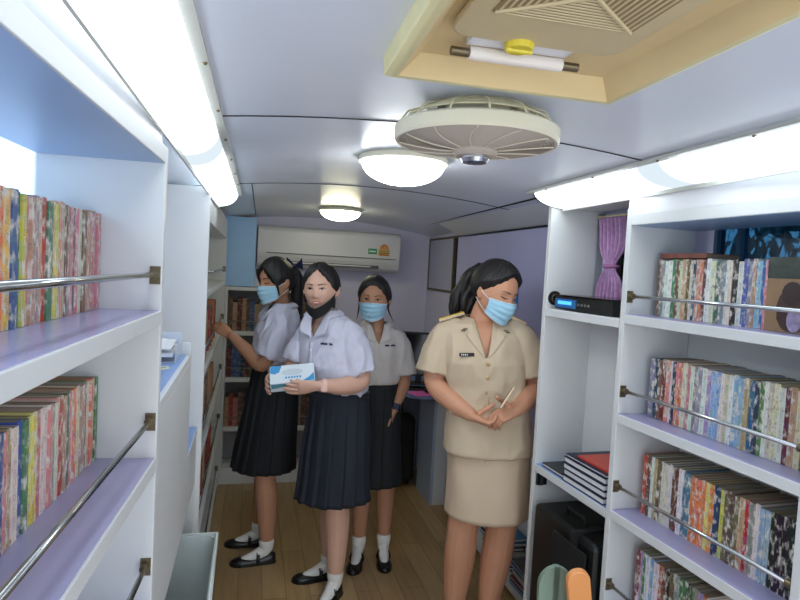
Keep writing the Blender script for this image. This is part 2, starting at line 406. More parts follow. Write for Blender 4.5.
box('fascia', 'white', RB, .004, .05, -1.17, 0, 1.7565, 1.85)
box('back_panel', 'laminate', RB, RD, RD+.008, -1.17, 0, 0, 1.44)
for z in (1.508, 1.216, .918, .605): rail(RB, .013, RY, -T, z)

# --- the open unit beyond it: curtain bay, deck, big books, case
UC = thing('storage_unit', 'white open storage unit between the right bookcase and the lavender door', 'shelving unit', (1.110, 1.600, 0), R(3))
UY = .455
box('side_panel', 'laminate', UC, 0, .205, UY-T, UY, 0, 1.84)
for z, tp in ((1.435, 'laminate'), (.835, 'desk_blue')):
    b_ = box('shelf_board', 'laminate', UC, .0, .205, .001, UY-T-.0002, z-.028, z-.001)
    box('board_top', tp, b_, .004, .204, .002, UY-T-.001, z-.001, z+.0005, bevel=0)
box('back_panel', 'laminate', UC, .205, .211, .0, UY, 0, 1.435)
box('top_board', 'laminate', UC, .03, .205, .001, UY-T-.0002, 1.815, 1.838)
g = MB().tube([(.035, UY-T-.008, 1.475), (.035, UY-T-.0002, 1.475)], .027, 24); g.build('cable_grommet', 'black', UC, smooth=False)
g = MB(); g.tube([(.035+.015*cos(2*pi*i/16), UY-T-.010, 1.475+.015*sin(2*pi*i/16)) for i in range(16)], .002, 6, closed=True).build('grommet_ring', 'brass', UC)
for x, y, z in ((.02, UY-T-.012, .775),):
    h = MB(); h.box(x-.012, x+.03, UY-T-.012, UY-T, z-.022, z+.022).tube([(x+.005, UY-T-.016, z-.02), (x+.005, UY-T-.016, z+.02)], .006, 8); h.build('hinge', 'black', UC, bevel=.001)

# disc player on the deck
dp = thing('disc_player', 'black disc player with a glowing blue front under the curtain', 'disc player', (1.198, 1.83, 1.4357), R(3))
box('body', 'black', dp, -.085, .105, -.165, .165, .004, .048)
box('top_cover', 'black_gloss', dp, -.087, .108, -.167, .167, .048, .056)
MB().box(-.089, -.0855, .03, .16, .010, .042).build('display', 'teal_case', dp)
MB().box(-.0905, -.089, .055, .14, .022, .034).build('lit_display', 'disp_blue', dp)
for k in range(4): MB().tube([(-.0855, .015-.02*k, .026), (-.0895, .015-.02*k, .026)], .005, 10).build('button', 'silver', dp)

# curtain tied in its middle
cu = thing('curtain', 'mauve curtain pinched in the middle beside the disc player', 'curtain', (1.330, 1.870, 0), R(3))
def cur(u, v):
    z = 1.79-.335*v; wd = .068-.042*math.exp(-((v-.55)/.14)**2)+.0*v
    if v > .6: wd += .0
    y = .09+ -.02*sin(v*3) + (u-.5)*2*wd
    return (-.025+.014*sin(u*2*pi*6)*(wd/.068)-.012*math.exp(-((v-.55)/.2)**2), y, z)
MB().grid(90, 40, cur).build('cloth', 'curtain', cu, smooth=True, solid=.002)
MB().tube([(-.03+.022*cos(a), .072+.030*sin(a), 1.79-.335*.55) for a in [2*pi*i/20 for i in range(20)]], .006, 8, closed=True).build('tie_back', mat('mauve_tie', (176, 110, 158), .7), cu, smooth=True)
MB().tube([(-.025, -.02, 1.795), (-.025, .22, 1.795)], .004, 8).build('curtain_wire', 'cream', cu)

# big books lying on the blue deck
def big_book(label, loc, rz, w, d, h, cover, group=None):
    t = thing('hardback_book', label, 'book', loc, rz, group)
    m = MB(); m.box(-w/2, w/2, -d/2, d/2, 0, .003).box(-w/2, w/2, -d/2, d/2, h-.003, h).box(w/2-.003, w/2, -d/2, d/2, .003, h-.003)
    m.build('cover', cover, t, bevel=.0008)
    MB().box(-w/2+.004, w/2-.0032, -d/2+.004, d/2-.004, .0032, h-.0032).build('pages', 'paper', t)
    return t
names = ['lowest', 'second from the bottom', 'middle', 'second from the top']
z = .8356
for k in range(4):
    big_book('thick navy book, %s of the stack on the blue deck' % names[k], (1.203+.003*(k % 2), 1.745, z), R(3), .19, .235, .0215, 'book_navy', 'stacked navy books'); z += .0217
big_book('navy book under the red book, topmost of the navy stack', (1.205, 1.74, z), R(3), .185, .23, .012, 'book_navy', 'stacked navy books'); z += .0122
big_book('red and white book lying on top of the navy stack', (1.212, 1.715, z), R(3), .165, .18, .007, 'book_red')
big_book('thin black book lying alone beside the navy stack', (1.198, 1.94, .8356), R(3), .185, .14, .014, 'black_gloss')

# black case standing below
bc = thing('equipment_case', 'black hard case standing under the blue deck behind the orange armrest', 'case', (1.190, 1.815, 0), R(3))
MB().box(-.105, .095, -.185, .19, .0, .70).build('body', 'black', bc, bevel=.02)
MB().box(-.128, -.1205, -.175, .02, .03, .67).build('front_pocket', 'black_fabric', bc, bevel=.003)
MB().box(-.124, .10, -.10, -.08, .02, .712).build('strap', 'black_fabric', bc, bevel=.003)
MB().tube([(-.04, -.05, .70), (-.04, -.045, .728), (-.04, .06, .728), (-.04, .065, .70)], .008, 8).build('handle', 'black_fabric', bc, smooth=True)

# tall cabinet carrying the lavender door, open at its foot
tc_ = thing('tall_cabinet', 'tall white cabinet with a wide lavender door behind the teacher', 'cabinet', (1.262, 2.080, 0), R(0))
TY = 1.47
box('door', 'lavender', tc_, 0, .018, .02, TY, .80, 1.775)
box('door_edge', 'laminate', tc_, -.002, .02, .0, .0195, .80, 1.785)
m = MB(); m.add([(x, y, z) for y in (0, TY) for x, z in ((.006, 1.787), (-.165, 1.868), (-.165, 1.880), (.02, 1.880), (.02, 1.787))], [(0, 1, 2, 3, 4), (9, 8, 7, 6, 5)]+[(i, (i+1) % 5, 5+(i+1) % 5, 5+i) for i in range(5)]); m.build('header_panel', 'laminate', tc_)
box('side_panel', 'laminate', tc_, .02, .170, .0, .018, 0, 1.86)
box('side_panel', 'lavender', tc_, .02, .170, TY-.018, TY, 0, 1.86)
box('back_panel', 'laminate', tc_, .162, .170, .019, TY-.019, .0, 1.86)
box('shelf_board', 'laminate', tc_, .02, .161, .019, TY-.019, .80, .82)
box('base_board', 'laminate', tc_, .0, .161, .019, TY-.019, .04, .065)
box('wood_strip', mat('orange_wood', (190, 140, 86), .5, var=.2, vscale=20, stretch=(1, 1, .1)), tc_, .002, .018, .02, .05, .62, .799)
hk = thing('hanging_folder', 'bright blue folder hanging on the lavender door behind the mask', 'folder', (1.255, 2.66, 1.47))
MB().box(-.004, .004, -.022, .022, -.07, .05).build('cover', mat('bright_blue', (40, 150, 226), .4), hk, bevel=.001)
MB().tube([(0, 0, .05), (0, 0, .065), (.003, .003, .07)], .0015, 6).build('hook', 'silver', hk)

# magazines and books on the cabinet's low board
rnd = random.Random(5)
cols = [(38, 104, 160), (60, 130, 150), (150, 60, 50), (30, 60, 110), (200, 200, 190), (90, 120, 60), (40, 90, 150), (70, 70, 76)]
zz = .0657; adj = ['blue', 'teal', 'dark red', 'navy', 'pale', 'green', 'blue', 'grey']
pos = ['lowest', 'second from the bottom', 'third from the bottom', 'fourth from the bottom', 'fourth from the top', 'third from the top', 'second from the top', 'topmost']
for k in range(8):
    m_ = mat('magazine_cover_%s' % adj[k].replace(' ', '_'), cols[k], .35, var=.5, vscale=30)
    big_book('%s magazine, %s in the nearer pile under the lavender door' % (adj[k], pos[k]), (1.345+rnd.uniform(-.004, .004), 2.42+rnd.uniform(-.02, .02), zz), R(rnd.uniform(-3, 3)), .135, .27, .014, m_, 'magazines in the tall cabinet foot'); zz += .0144
zz = .0657
for k in range(8):
    m_ = mat('paper_cover_%s' % adj[-k-1].replace(' ', '_'), cols[-k-1], .35, var=.5, vscale=30)
    big_book('%s booklet, %s in the farther pile under the lavender door' % (adj[-k-1], pos[k]), (1.345+rnd.uniform(-.004, .004), 2.80+rnd.uniform(-.02, .02), zz), R(rnd.uniform(-3, 3)), .135, .26, .02, m_, 'booklets in the tall cabinet foot'); zz += .0204

# ------------------------------------------------------------------ left side beyond the near bookcase
ct = thing('display_counter', 'low white counter with a pale blue top behind the left bookcase', 'counter', (-.175, 1.302, 0))
box('top', 'laminate', ct, -.30, 0, 0, .66, 1.222, 1.245)
box('top_surface', 'desk_blue', ct, -.299, -.012, .001, .659, 1.245, 1.2458, bevel=0)
box('front_panel', 'laminate', ct, -.02, 0, 0, .66, .70, 1.2215)
box('end_panel', 'laminate', ct, -.30, -.0, .66, .68, .70, 1.285)
box('lower_deck', 'laminate', ct, -.30, -.0, .6805, 1.036, .885, .91)
box('deck_surface', 'desk_blue', ct, -.299, -.002, .681, 1.035, .91, .9108, bevel=0)
box('deck_front', 'laminate', ct, -.02, -.002, .6805, 1.010, .70, .8845)
box('support_panel', 'laminate', ct, -.30, -.002, 1.012, 1.034, 0, .8845)
tr_ = thing('paper_tray', 'clear acrylic tray of papers on the pale blue counter', 'tray', (-.30, 1.86, 1.2465))
m = MB(); m.box(-.09, .10, -.07, .075, 0, .003).box(-.09, .10, .072, .075, .003, .075).box(-.09, -.087, -.07, .072, .003, .05).box(.097, .10, -.07, .072, .003, .05)
m.build('shell', 'acrylic', tr_, bevel=.0008)
MB().grid(8, 8, lambda u, v: (-.08+.165*u, -.065+.13*v, .045+.012*v+.006*sin(u*5))).build('sheet', 'paper', tr_, solid=.004)
MB().grid(8, 8, lambda u, v: (-.075+.165*u, -.066+.13*v, .026+.012*v+.004*sin(u*4+1))).build('sheet', 'paper', tr_, solid=.01)
gl = thing('reading_glasses', 'pair of reading glasses lying on the pale blue counter', 'glasses', (-.235, 1.62, 1.2465), R(60))
for sx in (-1, 1):
    MB().tube([(sx*.03+.022*cos(2*pi*i/20), .016*sin(2*pi*i/20), .012) for i in range(20)], .002, 6, closed=True).build('rim', 'cream', gl, smooth=True)
    MB().tube([(sx*.052, 0, .012), (sx*.054, .06, .008), (sx*.03, .11, .004)], .002, 6).build('temple', 'brass', gl, smooth=True)
MB().tube([(-.008, 0, .012), (0, .003, .014), (.008, 0, .012)], .0018, 6).build('bridge', 'brass', gl)
st = thing('note_stack', 'small grey printed card beside the reading glasses', 'card', (-.225, 1.46, 1.2465), R(10))
MB().box(-.025, .025, -.03, .03, 0, .006).build('cards', mat('grey_card', (150, 146, 170), .7, var=.3, vscale=60), st, bevel=.001)

# the bin pushed in under the counter
bn = thing('storage_bin', 'large translucent white plastic bin at the foot of the left bookcase', 'bin', (-.228, 1.905, 0))
def bin_wall(a, b, z0, z1, t):
    def ring(w, d, z): 
        pts = []; r_ = .03
        for cx, cy, a0 in ((w-r_, d-r_, 0), (-w+r_, d-r_, 90), (-w+r_, -d+r_, 180), (w-r_, -d+r_, 270)):
            for k in range(6): an = R(a0+90*k/5); pts.append((cx+r_*cos(an), cy+r_*sin(an), z))
        return pts
    A = [ring(a[0], a[1], z0), ring(b[0], b[1], z1), ring(b[0]-t, b[1]-t, z1), ring(a[0]-t, a[1]-t, z0+t)]
    n = 24; vs = sum(A, []); fs = [(i*n+k, i*n+(k+1) % n, (i+1)*n+(k+1) % n, (i+1)*n+k) for i in range(3) for k in range(n)]
    fs += [tuple(range(n))[::-1], tuple(3*n+k for k in range(n))]
    return MB().add(vs, fs)
bin_wall((.115, .20), (.145, .24), .0, .572, .004).build('tub', 'bin', bn, smooth=False)
rim = [(x, y) for x, y in ((.145, .24), (-.145, .24), (-.145, -.24), (.145, -.24))]
m = MB(); m.box(-.152, .152, .238, .25, .564, .580).box(-.152, .152, -.25, -.238, .564, .580).box(-.152, -.143, -.238, .238, .564, .580).box(.143, .152, -.238, .238, .564, .580)
m.build('rim', mat('bin_rim', (226, 234, 232), .35), bn, bevel=.004)
for k, (cc, nm) in enumerate((((60, 120, 60), 'green'), ((214, 200, 70), 'yellow'), ((60, 70, 110), 'dark blue'), ((200, 200, 196), 'pale'))):
    t = thing('picture_book', '%s picture book standing in the translucent bin' % nm, 'book', (-.315+.024*k, 1.80, .006), R(2), 'picture books in the bin')
    o = MB().box(-.006, .006, -.11, .11, 0, .47).build('cover', 'book', t, bevel=.001); o.color = (*lin(cc), 1)
    MB().box(-.0045, .0045, -.1085, .1115, .001, .471).build('pages', 'pages', t)

# tall unit further up the left side, seen end-on, with its grazing book rows
fl = thing('bookcase', 'tall white bookcase seen end-on past the counter on the left', 'bookcase', (-.165, 2.34, 0))
box('side_panel', 'laminate', fl, -.31, .006, 0, .02, 0, 1.82)
box('side_panel', 'laminate', fl, -.31, 0, 1.79, 1.81, 0, 1.82)
for z in (.06, .42, .76, 1.10, 1.42):
    b_ = box('shelf_board', 'laminate', fl, -.31, -.002, .021, 1.789, z-.025, z-.001)
    rail(fl, -.012, .021, 1.789, z+.075)
box('top_board', 'laminate', fl, -.31, -.002, .021, 1.789, 1.70, 1.82)
box('back_panel', 'laminate', fl, -.32, -.311, 0, 1.81, 0, 1.82)

bk = thing('bookcase', 'low grey-lit bookcase against the back wall behind the students', 'bookcase', (-.165, 4.18, 0))
BW = .74
box('side_panel', 'laminate', bk, 0, .018, 0, .21, 0, 1.376)
box('side_panel', 'laminate', bk, BW-.018, BW, 0, .21, 0, 1.376)
for z in (.115, .40, .745, 1.069): box('shelf_board', 'laminate', bk, .0185, BW-.0185, 0, .209, z-.028, z)
box('top_board', 'laminate', bk, .0185, BW-.0185, 0, .209, 1.35, 1.376)
box('base_board', 'laminate', bk, .0185, BW-.0185, .0, .014, 0, .086)
box('back_panel', mat('grey_back', (150, 148, 150), .7), bk, .0185, BW-.0185, .2, .209, .116, 1.349)
for z in (1.069, .745, .40, .115):
    MB().tube([(.018, .008, z+.07), (BW-.018, .008, z+.07)], .004, 8).build('rail', 'chrome', bk, smooth=True)
cb = thing('wall_cabinet', 'wall cupboard coloured with blue window light above the back bookcase beside the air conditioner', 'cabinet', (-.19, 4.2, 1.379))
box('carcass', 'laminate', cb, 0, .215, .016, .195, 0, .475)
box('door', 'blue_lit_panel', cb, -.0, .215, 0, .0155, .001, .475)  # door colour stands in for the blue light from the window

# ------------------------------------------------------------------ books
PAL = {'red': (186, 62, 54), 'dark red': (120, 46, 44), 'blue': (66, 106, 164), 'pale blue': (150, 186, 214), 'navy': (40, 56, 96), 'green': (76, 128, 84),
       'yellow': (222, 206, 96), 'orange': (224, 138, 84), 'pink': (212, 132, 134), 'tan': (196, 158, 120), 'cream': (224, 214, 190), 'white': (226, 226, 224),
       'brown': (116, 84, 64), 'teal': (70, 140, 146), 'grey': (150, 150, 152), 'black': (34, 32, 34), 'lilac': (170, 150, 190), 'olive': (120, 118, 74)}
um = MB().box(-.5, .5, 0, .02, 0, 1).box(-.5, -.47, .02, 1, 0, 1).box(.47, .5, .02, 1, 0, 1).mesh('cover'); um.materials.append(M['book'])
pm = MB().box(-.47, .47, .02, .985, .012, .996).mesh('pages'); pm.materials.append(M['pages'])
ORD = 'first second third fourth fifth sixth seventh eighth ninth tenth eleventh twelfth thirteenth fourteenth fifteenth sixteenth seventeenth eighteenth nineteenth twentieth'.split()
def ordw(i):
    if i < 20: return ORD[i]
    t, u = divmod(i+1, 10); tens = {2: 'twent', 3: 'thirt', 4: 'fort', 5: 'fift'}[t]
    return tens+'ieth' if u == 0 else tens+'y-'+ORD[u-1]
def plain_book_mat():
    m = mat('cloth_book_cover', (120, 100, 80), .6); nt = m.node_tree; b = nt.nodes['Principled BSDF']
    oi = nt.nodes.new('ShaderNodeObjectInfo'); tc = nt.nodes.new('ShaderNodeTexCoord'); mp = nt.nodes.new('ShaderNodeMapping'); mp.inputs['Scale'].default_value = (1, 1, 9)
    nt.links.new(tc.outputs['Object'], mp.inputs['Vector']); n = nt.nodes.new('ShaderNodeTexNoise'); n.inputs['Scale'].default_value = 1; n.noise_dimensions = '4D'
    nt.links.new(mp.outputs[0], n.inputs['Vector']); mm = nt.nodes.new('ShaderNodeMath'); mm.operation = 'MULTIPLY'; mm.inputs[1].default_value = 40; nt.links.new(oi.outputs['Random'], mm.inputs[0]); nt.links.new(mm.outputs[0], n.inputs['W'])
    r = nt.nodes.new('ShaderNodeValToRGB'); r.color_ramp.elements[0].position = .5; r.color_ramp.elements[1].position = .7; r.color_ramp.elements[1].color = (.35, .35, .35, 1); nt.links.new(n.outputs['Fac'], r.inputs['Fac'])
    x = nt.nodes.new('ShaderNodeMix'); x.data_type = 'RGBA'; nt.links.new(r.outputs['Color'], x.inputs['Factor']); nt.links.new(oi.outputs['Color'], x.inputs['A']); x.inputs['B'].default_value = (*lin((190, 176, 150)), 1)
    nt.links.new(x.outputs['Result'], b.inputs['Base Color']); return m
um2 = um.copy(); um2.name = 'cover'; um2.materials.clear(); um2.materials.append(plain_book_mat())
def book(label, loc, rz, w, d, h, rgb, group, lean=0, parts=True, plain=False):
    t = thing('book', label, 'book', loc, rz, group); t.rotation_euler.y = lean
    for nm, me in (('cover', um2 if plain else um), ('pages', pm)):
        o = bpy.data.objects.new(nm, me); C.objects.link(o); o.parent = t; o.scale = (w, d, h)
        o.color = (*lin(rgb), 1)
        if not parts: return t
    return t
nb = [0]
def row(seq, origin, rot, n, place, group, w0, h0, d0, seed, start_far=True, parts=True, zfac=1.0, wj=.35, hj=.015):
    """a row of upright books; seq = colour names cycled; origin = far end of the row, rot = heading of the row"""
    rd = random.Random(seed); p = 0.0; h = h0; left = 0; cnm = None
    dirv = Vector((cos(rot), sin(rot), 0)); dep = Vector((-sin(rot), cos(rot), 0))
    for i in range(n):
        cnm = seq[i] if i < len(seq) else rd.choice(seq)
        if left == 0: left = rd.choice((1, 2, 3, 4)); h = h0+rd.uniform(-hj, hj); 
        left -= 1
        w = w0*rd.uniform(1-wj, 1+wj); rgb = tuple(max(0, min(255, v+rd.uniform(-14, 14))) for v in PAL[cnm])
        loc = Vector(origin)+dirv*(p+w/2)+dep*rd.uniform(0, .006)
        thick = 'thin ' if w < w0*.8 else ('thick ' if w > w0*1.2 else '')
        book('%s%s paperback, %s in the row %s' % (thick, cnm, ordw(i), place), loc, rot, w*.97, d0, h+rd.uniform(-.002, .002), rgb, group, 0, parts)
        p += w; nb[0] += 1
    return p
def loc_of(root, x, y, z):
    return Matrix.Translation(root.location) @ Matrix.Rotation(root.rotation_euler.z, 4, 'Z') @ Vector((x, y, z))
# left rows: far end first, running toward the camera; spines face +x
def lrow(seq, z, xoff, n, place, group, seed, h0, w0=.0158):
    rd = random.Random(seed); p = 0; rot = R(90-3)
    for i in range(n):
        cnm = seq[i] if i < len(seq) else rd.choice(seq)
        w = w0*rd.uniform(.7, 1.3); rgb = tuple(max(0, min(255, v+rd.uniform(-14, 14))) for v in PAL[cnm])
        o = loc_of(LB, xoff-rd.uniform(0, .005), -T-.004-p-w/2, z+.001)
        thick = 'thin ' if w < w0*.85 else ('thick ' if w > w0*1.15 else '')
        book('%s%s paperback, %s from the far end %s' % (thick, cnm, ordw(i), place), o, rot, w*.97, .112, h0+rd.uniform(-.003, .003), rgb, group)
        p += w; nb[0] += 1
lrow('pink pink grey pink tan tan brown cream pink brown pink grey brown tan pink yellow yellow green red tan pale_blue tan pink yellow green blue yellow orange grey green yellow grey teal blue blue grey blue pink'.replace('pale_blue', 'grey').split(),
     1.442, -.112, 38, 'of the upper left shelf', 'paperbacks on the upper left shelf', 11, .184)
lrow('green pink orange cream green pink tan cream orange cream pink green tan red pink cream grey pink cream cream pink yellow yellow green blue cream tan pink blue blue cream tan green red orange tan orange yellow orange'.split(),
     1.140, -.112, 38, 'of the middle left shelf', 'paperbacks on the middle left shelf', 12, .166)
# right rows: spines face -x, row runs toward the camera
def rrow(seq, z, xoff, n, place, group, seed, h0, w0, hj=.006):
    rd = random.Random(seed); p = 0; rot = R(-90+3)
    for i in range(n):
        cnm = (seq[i] if i < len(seq) else rd.choice(seq)).replace('_', ' ')
        w = w0*rd.uniform(.75, 1.25); rgb = tuple(max(0, min(255, v+rd.uniform(-14, 14))) for v in PAL[cnm])
        o = loc_of(RB, xoff+rd.uniform(0, .005), -T-.035-p-w/2, z+.001)
        thick = 'thin ' if w < w0*.85 else ('thick ' if w > w0*1.15 else '')
        book('%s%s paperback, %s from the far end %s' % (thick, cnm, ordw(i), place), o, rot, w*.97, .150, h0+rd.uniform(-hj, hj*.3), rgb, group)
        p += w; nb[0] += 1
    return p
a_ = rrow('brown grey white white green brown cream tan brown cream navy tan orange brown white cream green grey white cream black white blue grey tan pale_blue blue pink white pale_blue pale_blue orange'.split(),
     1.452, .082, 28, 'of the upper right shelf', 'paperbacks on the upper right shelf', 21, .172, .0136)
b__ = rrow('grey navy brown dark_red pink white navy orange orange cream pink white grey lilac white lilac pale_blue pale_blue white cream white pale_blue pale_blue tan blue navy green white cream cream white dark_red tan cream green white tan pink'.split(),
     1.144, .080, 38, 'of the middle right shelf', 'paperbacks on the middle right shelf', 22, .184, .0139)
rrow('red brown white tan brown cream cream white brown dark_red white teal teal orange orange orange yellow orange navy yellow olive brown olive tan red grey white pale_blue pale_blue black black black black black black black'.split(),
     .842, .080, 35, 'of the lower right shelf', 'paperbacks on the lower right shelf', 23, .186, .0150)
rrow('dark_red lilac green white pale_blue white red brown black olive grey green green black green grey lilac red'.split(),
     .538, .080, 18, 'of the bottom right shelf', 'paperbacks on the bottom right shelf', 24, .190, .0150)
# the book lying across the upper right row
t = thing('book', 'red-brown book lying flat on top of the upper right row', 'book', loc_of(RB, .155, -.135, 1.6285), R(3))
o = MB().box(-.06, .06, -.09, .09, 0, .0015).box(-.06, .06, -.09, .09, .0125, .014).box(-.06, -.0585, -.09, .09, .0015, .0125).build('cover', mat('red_brown_cover', (136, 74, 58), .5, var=.3, vscale=40), t)
MB().box(-.058, .058, -.088, .088, .0017, .0123).build('pages', 'pages', t)
# picture magazine facing out at the near end of that row
mg = thing('magazine', 'brown picture magazine showing a dark-haired woman, facing out on the upper right shelf', 'magazine', loc_of(RB, .072, -.525, 1.4535), R(3))
MB().box(0, .006, -.075, .085, 0, .175).build('cover', mat('magazine_brown', (150, 120, 86), .35, var=.2, vscale=20), mg)
MB().box(-.0010, -.0002, -.075, .085, .125, .175).build('sky_band', mat('magazine_green', (44, 60, 48), .35, var=.6, vscale=50), mg)
def blob(nm, y, z, ry, rz_, mm, x=-.0022, n=28):
    m = MB(); m.add([(x, y+ry*cos(2*pi*i/n)*(1+.08*sin(3*i)), z+rz_*sin(2*pi*i/n)) for i in range(n)]+[(x+.0012, y+ry*cos(2*pi*i/n)*(1+.08*sin(3*i)), z+rz_*sin(2*pi*i/n)) for i in range(n)],
          [tuple(range(n)), tuple(range(n, 2*n))[::-1]]+[(i, (i+1) % n, n+(i+1) % n, n+i) for i in range(n)]); m.build(nm, mm, mg)
blob('picture', .020, .052, .034, .050, 'brown_hair' if 0 else mat('picture_brown', (66, 44, 34), .4), -.0026)
blob('picture', .016, .090, .026, .028, mat('picture_dark', (48, 30, 26), .4), -.0030)
blob('picture', .006, .030, .019, .028, mat('picture_lilac', (170, 156, 186), .4, var=.4, vscale=60), -.0036)
t = thing('book', 'deep blue book at the near end of the upper right shelf beside the magazine', 'book', loc_of(RB, .060, -.607, 1.453), R(-87))
for nm, me in (('cover', um), ('pages', pm)):
    o = bpy.data.objects.new(nm, me); C.objects.link(o); o.parent = t; o.scale = (.012, .10, .10); o.color = (*lin((40, 86, 150)), 1)
# back rows
dark = 'brown dark_red tan green brown navy grey dark_red pink tan brown blue green red'.split()
for z, pl, sd, n in ((1.069, 'top', 31, 21), (.745, 'second', 32, 21), (.40, 'third', 33, 21)):
    rd = random.Random(sd); p = 0
    for i in range(n):
        cnm = rd.choice(dark).replace('_', ' '); w = rd.uniform(.026, .034)
        if i == n//2: p += .0
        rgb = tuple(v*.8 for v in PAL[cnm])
        book('%s book, %s from the left on the %s board of the back bookcase' % (cnm, ordw(i), pl), (-.165+.022+p+w/2, 4.215, z+.001), 0, w*.97, .15, rd.uniform(.19, .24), rgb, 'books on the back bookcase', 0, True, True)
        p += w*1.02; nb[0] += 1
# grazing rows in the tall left unit
for z, pl, sd in ((1.10, 'upper', 41), (.76, 'middle', 42), (.42, 'lower', 43)):
    rd = random.Random(sd); p = 0
    for i in range(8):
        cnm = rd.choice('red brown orange dark_red tan navy'.split()).replace('_', ' '); w = rd.uniform(.04, .05)
        book('%s book, %s from the near end on the %s board of the end-on bookcase' % (cnm, ordw(i), pl), (-.19, 2.40+.16*i+w/2, z+.001), R(90), w, .14, rd.uniform(.2, .24), tuple(v*.85 for v in PAL[cnm]), 'books in the end-on bookcase', 0, True, True); nb[0] += 1
t = thing('book', 'orange book lying tilted on the lower blue deck by the bin', 'book', (-.235, 2.12, .9125), R(20))
o = MB().box(-.03, .03, -.07, .07, 0, .02).build('cover', mat('orange_cover', (220, 110, 60), .5), t, bevel=.002)
MB().box(-.028, .0305, -.068, .068, .003, .017).build('pages', 'pages', t)
print('books', nb[0])

# ------------------------------------------------------------------ light channels along both sides
def channel(label, side, x_out, x_in, z_out, z_in, ya, yb, gaps, skew=0):
    """curved diffuser between the fascia and the ceiling; lit where the tubes are, dim at their joints"""
    t = thing('light_channel', label, 'light fixture')
    def pt(u, y, off=0):
        a = u*pi/2; x = x_out+(x_in-x_out)*sin(a)+skew*(yb-y)*0; z = z_in-(z_in-z_out)*cos(a)
        x += skew*(yb-y); return (x, y, z-off)
    segs = []; y = ya
    for g0, g1 in gaps:
        e_ = (g1-g0)*.22
        segs += [(y, g0-e_, 'lens_on'), (g0-e_, g0, 'lens_half'), (g0, g0+e_, 'lens_low'), (g0+e_, g1-e_, 'lens_dim'), (g1-e_, g1, 'lens_low'), (g1, g1+e_, 'lens_half')]; y = g1+e_
    segs.append((y, yb, 'lens_on'))
    for a, b, m in segs:
        MB().grid(12, 4, lambda u, v: pt(u, a+(b-a)*v)).build('diffuser' if m == 'lens_on' else 'tube_joint', m, t, smooth=True, solid=.002)
    sg = 1 if x_in > x_out else -1
    r1 = MB(); r1.grid(2, 2, lambda u, v: (x_in+skew*(yb-(ya+(yb+.03-ya)*v))+sg*(-.004+.024*u), ya+(yb+.03-ya)*v, z_in-.004)); r1.build('inner_rail', 'rail_white', t, solid=.008)
    for k in range(10):
        yy = ya+.1+k*.3
        if yy < yb: MB().ball((x_in+sg*.014+skew*(yb-yy), yy, z_in-.0085), .004, n=8, m=5).build('screw', 'brass', t)
    r2 = MB(); r2.grid(2, 2, lambda u, v: (x_out+skew*(yb-(ya+(yb-ya)*v))-sg*.001, ya+(yb-ya)*v, z_out-.012+.016*u)); r2.build('outer_rail', 'rail_white', t, solid=.005)
    e = MB(); n = 10
    poly = [pt(i/n, yb+.002) for i in range(n+1)]+[(x_out+0.0, yb+.002, z_in)]
    poly2 = [(p[0], p[1]+.012, p[2]) for p in poly]; k = len(poly)
    e.add(poly+poly2, [tuple(range(k)), tuple(range(k, 2*k))[::-1]]+[(i, (i+1) % k, k+(i+1) % k, k+i) for i in range(k)])
    e.build('end_cap', 'brass', t)
    return t
channel('long lit ceiling channel above the left bookcase', 'L', -.158, -.075, 1.805, 1.868, -.3, 2.92, ((1.50, 1.78),), skew=-.012)
channel('lit ceiling channel above the right bookcase', 'R', 1.125, 1.005, 1.815, 1.868, -.3, 2.02, ((1.28, 1.44),), skew=-.018)

# ------------------------------------------------------------------ ceiling vent of the roof air conditioner
vt = thing('ceiling_vent', 'large cream ceiling air vent with a yellow knob and a white tube', 'air vent', (.3925, .705, 0), R(-1.5))
hx, hy = .207, .242
def fr(w0, z0, w1, z1):
    a = [(-hx+w0, -hy+w0, z0), (hx-w0, -hy+w0, z0), (hx-w0, hy-w0, z0), (-hx+w0, hy-w0, z0)]
    b = [(-hx+w1, -hy+w1, z1), (hx-w1, -hy+w1, z1), (hx-w1, hy-w1, z1), (-hx+w1, hy-w1, z1)]
    return a+b, [(i, (i+1) % 4, 4+(i+1) % 4, 4+i) for i in range(4)]
m = MB()
for q in (fr(0, 1.899, .002, 1.862), fr(.002, 1.862, .012, 1.857), fr(.012, 1.857, .022, 1.858)): m.add(*q)
m.build('frame', 'cream', vt, bevel=.002)
m = MB(); m.add(*fr(.022, 1.858, .05, 1.888)); m.build('frame_slope', 'cream2', vt)
m = MB(); m.box(-hx+.05, hx-.05, -hy+.05, hy-.05, 1.888, 1.892); m.build('recess', 'cream2', vt)
# hanging louvre plate
m = MB(); P = (-.150, .100, -.20, .072)
plp = []
for cx_, cy_, a0_ in ((P[1]-.03, P[3]-.03, 0), (P[0]+.03, P[3]-.03, 90), (P[0]+.03, P[2]+.03, 180), (P[1]-.03, P[2]+.03, 270)):
    plp += [(cx_+.03*cos(R(a0_+18*k)), cy_+.03*sin(R(a0_+18*k))) for k in range(6)]
m.prism(plp, .010, Matrix.Translation((0, 0, 1.872))); m.build('louvre_plate', 'cream3', vt, bevel=.003)
for k in range(11):
    q = .006+.0082*k
    m = MB(); z = 1.8705; cx, cy = -.025, -.095
    pts = [(-q, -q*.85), (q, -q*.85), (q, q*.85), (-q, q*.85)]
    for i in range(4):
        (xa, ya), (xb, yb2) = pts[i], pts[(i+1) % 4]
        m.tube([(cx+xa, cy+ya, z), (cx+xb, cy+yb2, z)], .0022, 6)
    m.build('louvre', 'cream3', vt)
m = MB(); m.box(-.12, .07, -.175, -.017, 1.8697, 1.8722); m.build('slot_shadow', mat('louvre_shade', (150, 128, 92), .7), vt, bevel=.003)  # darker sheet, paints the shade between the louvres
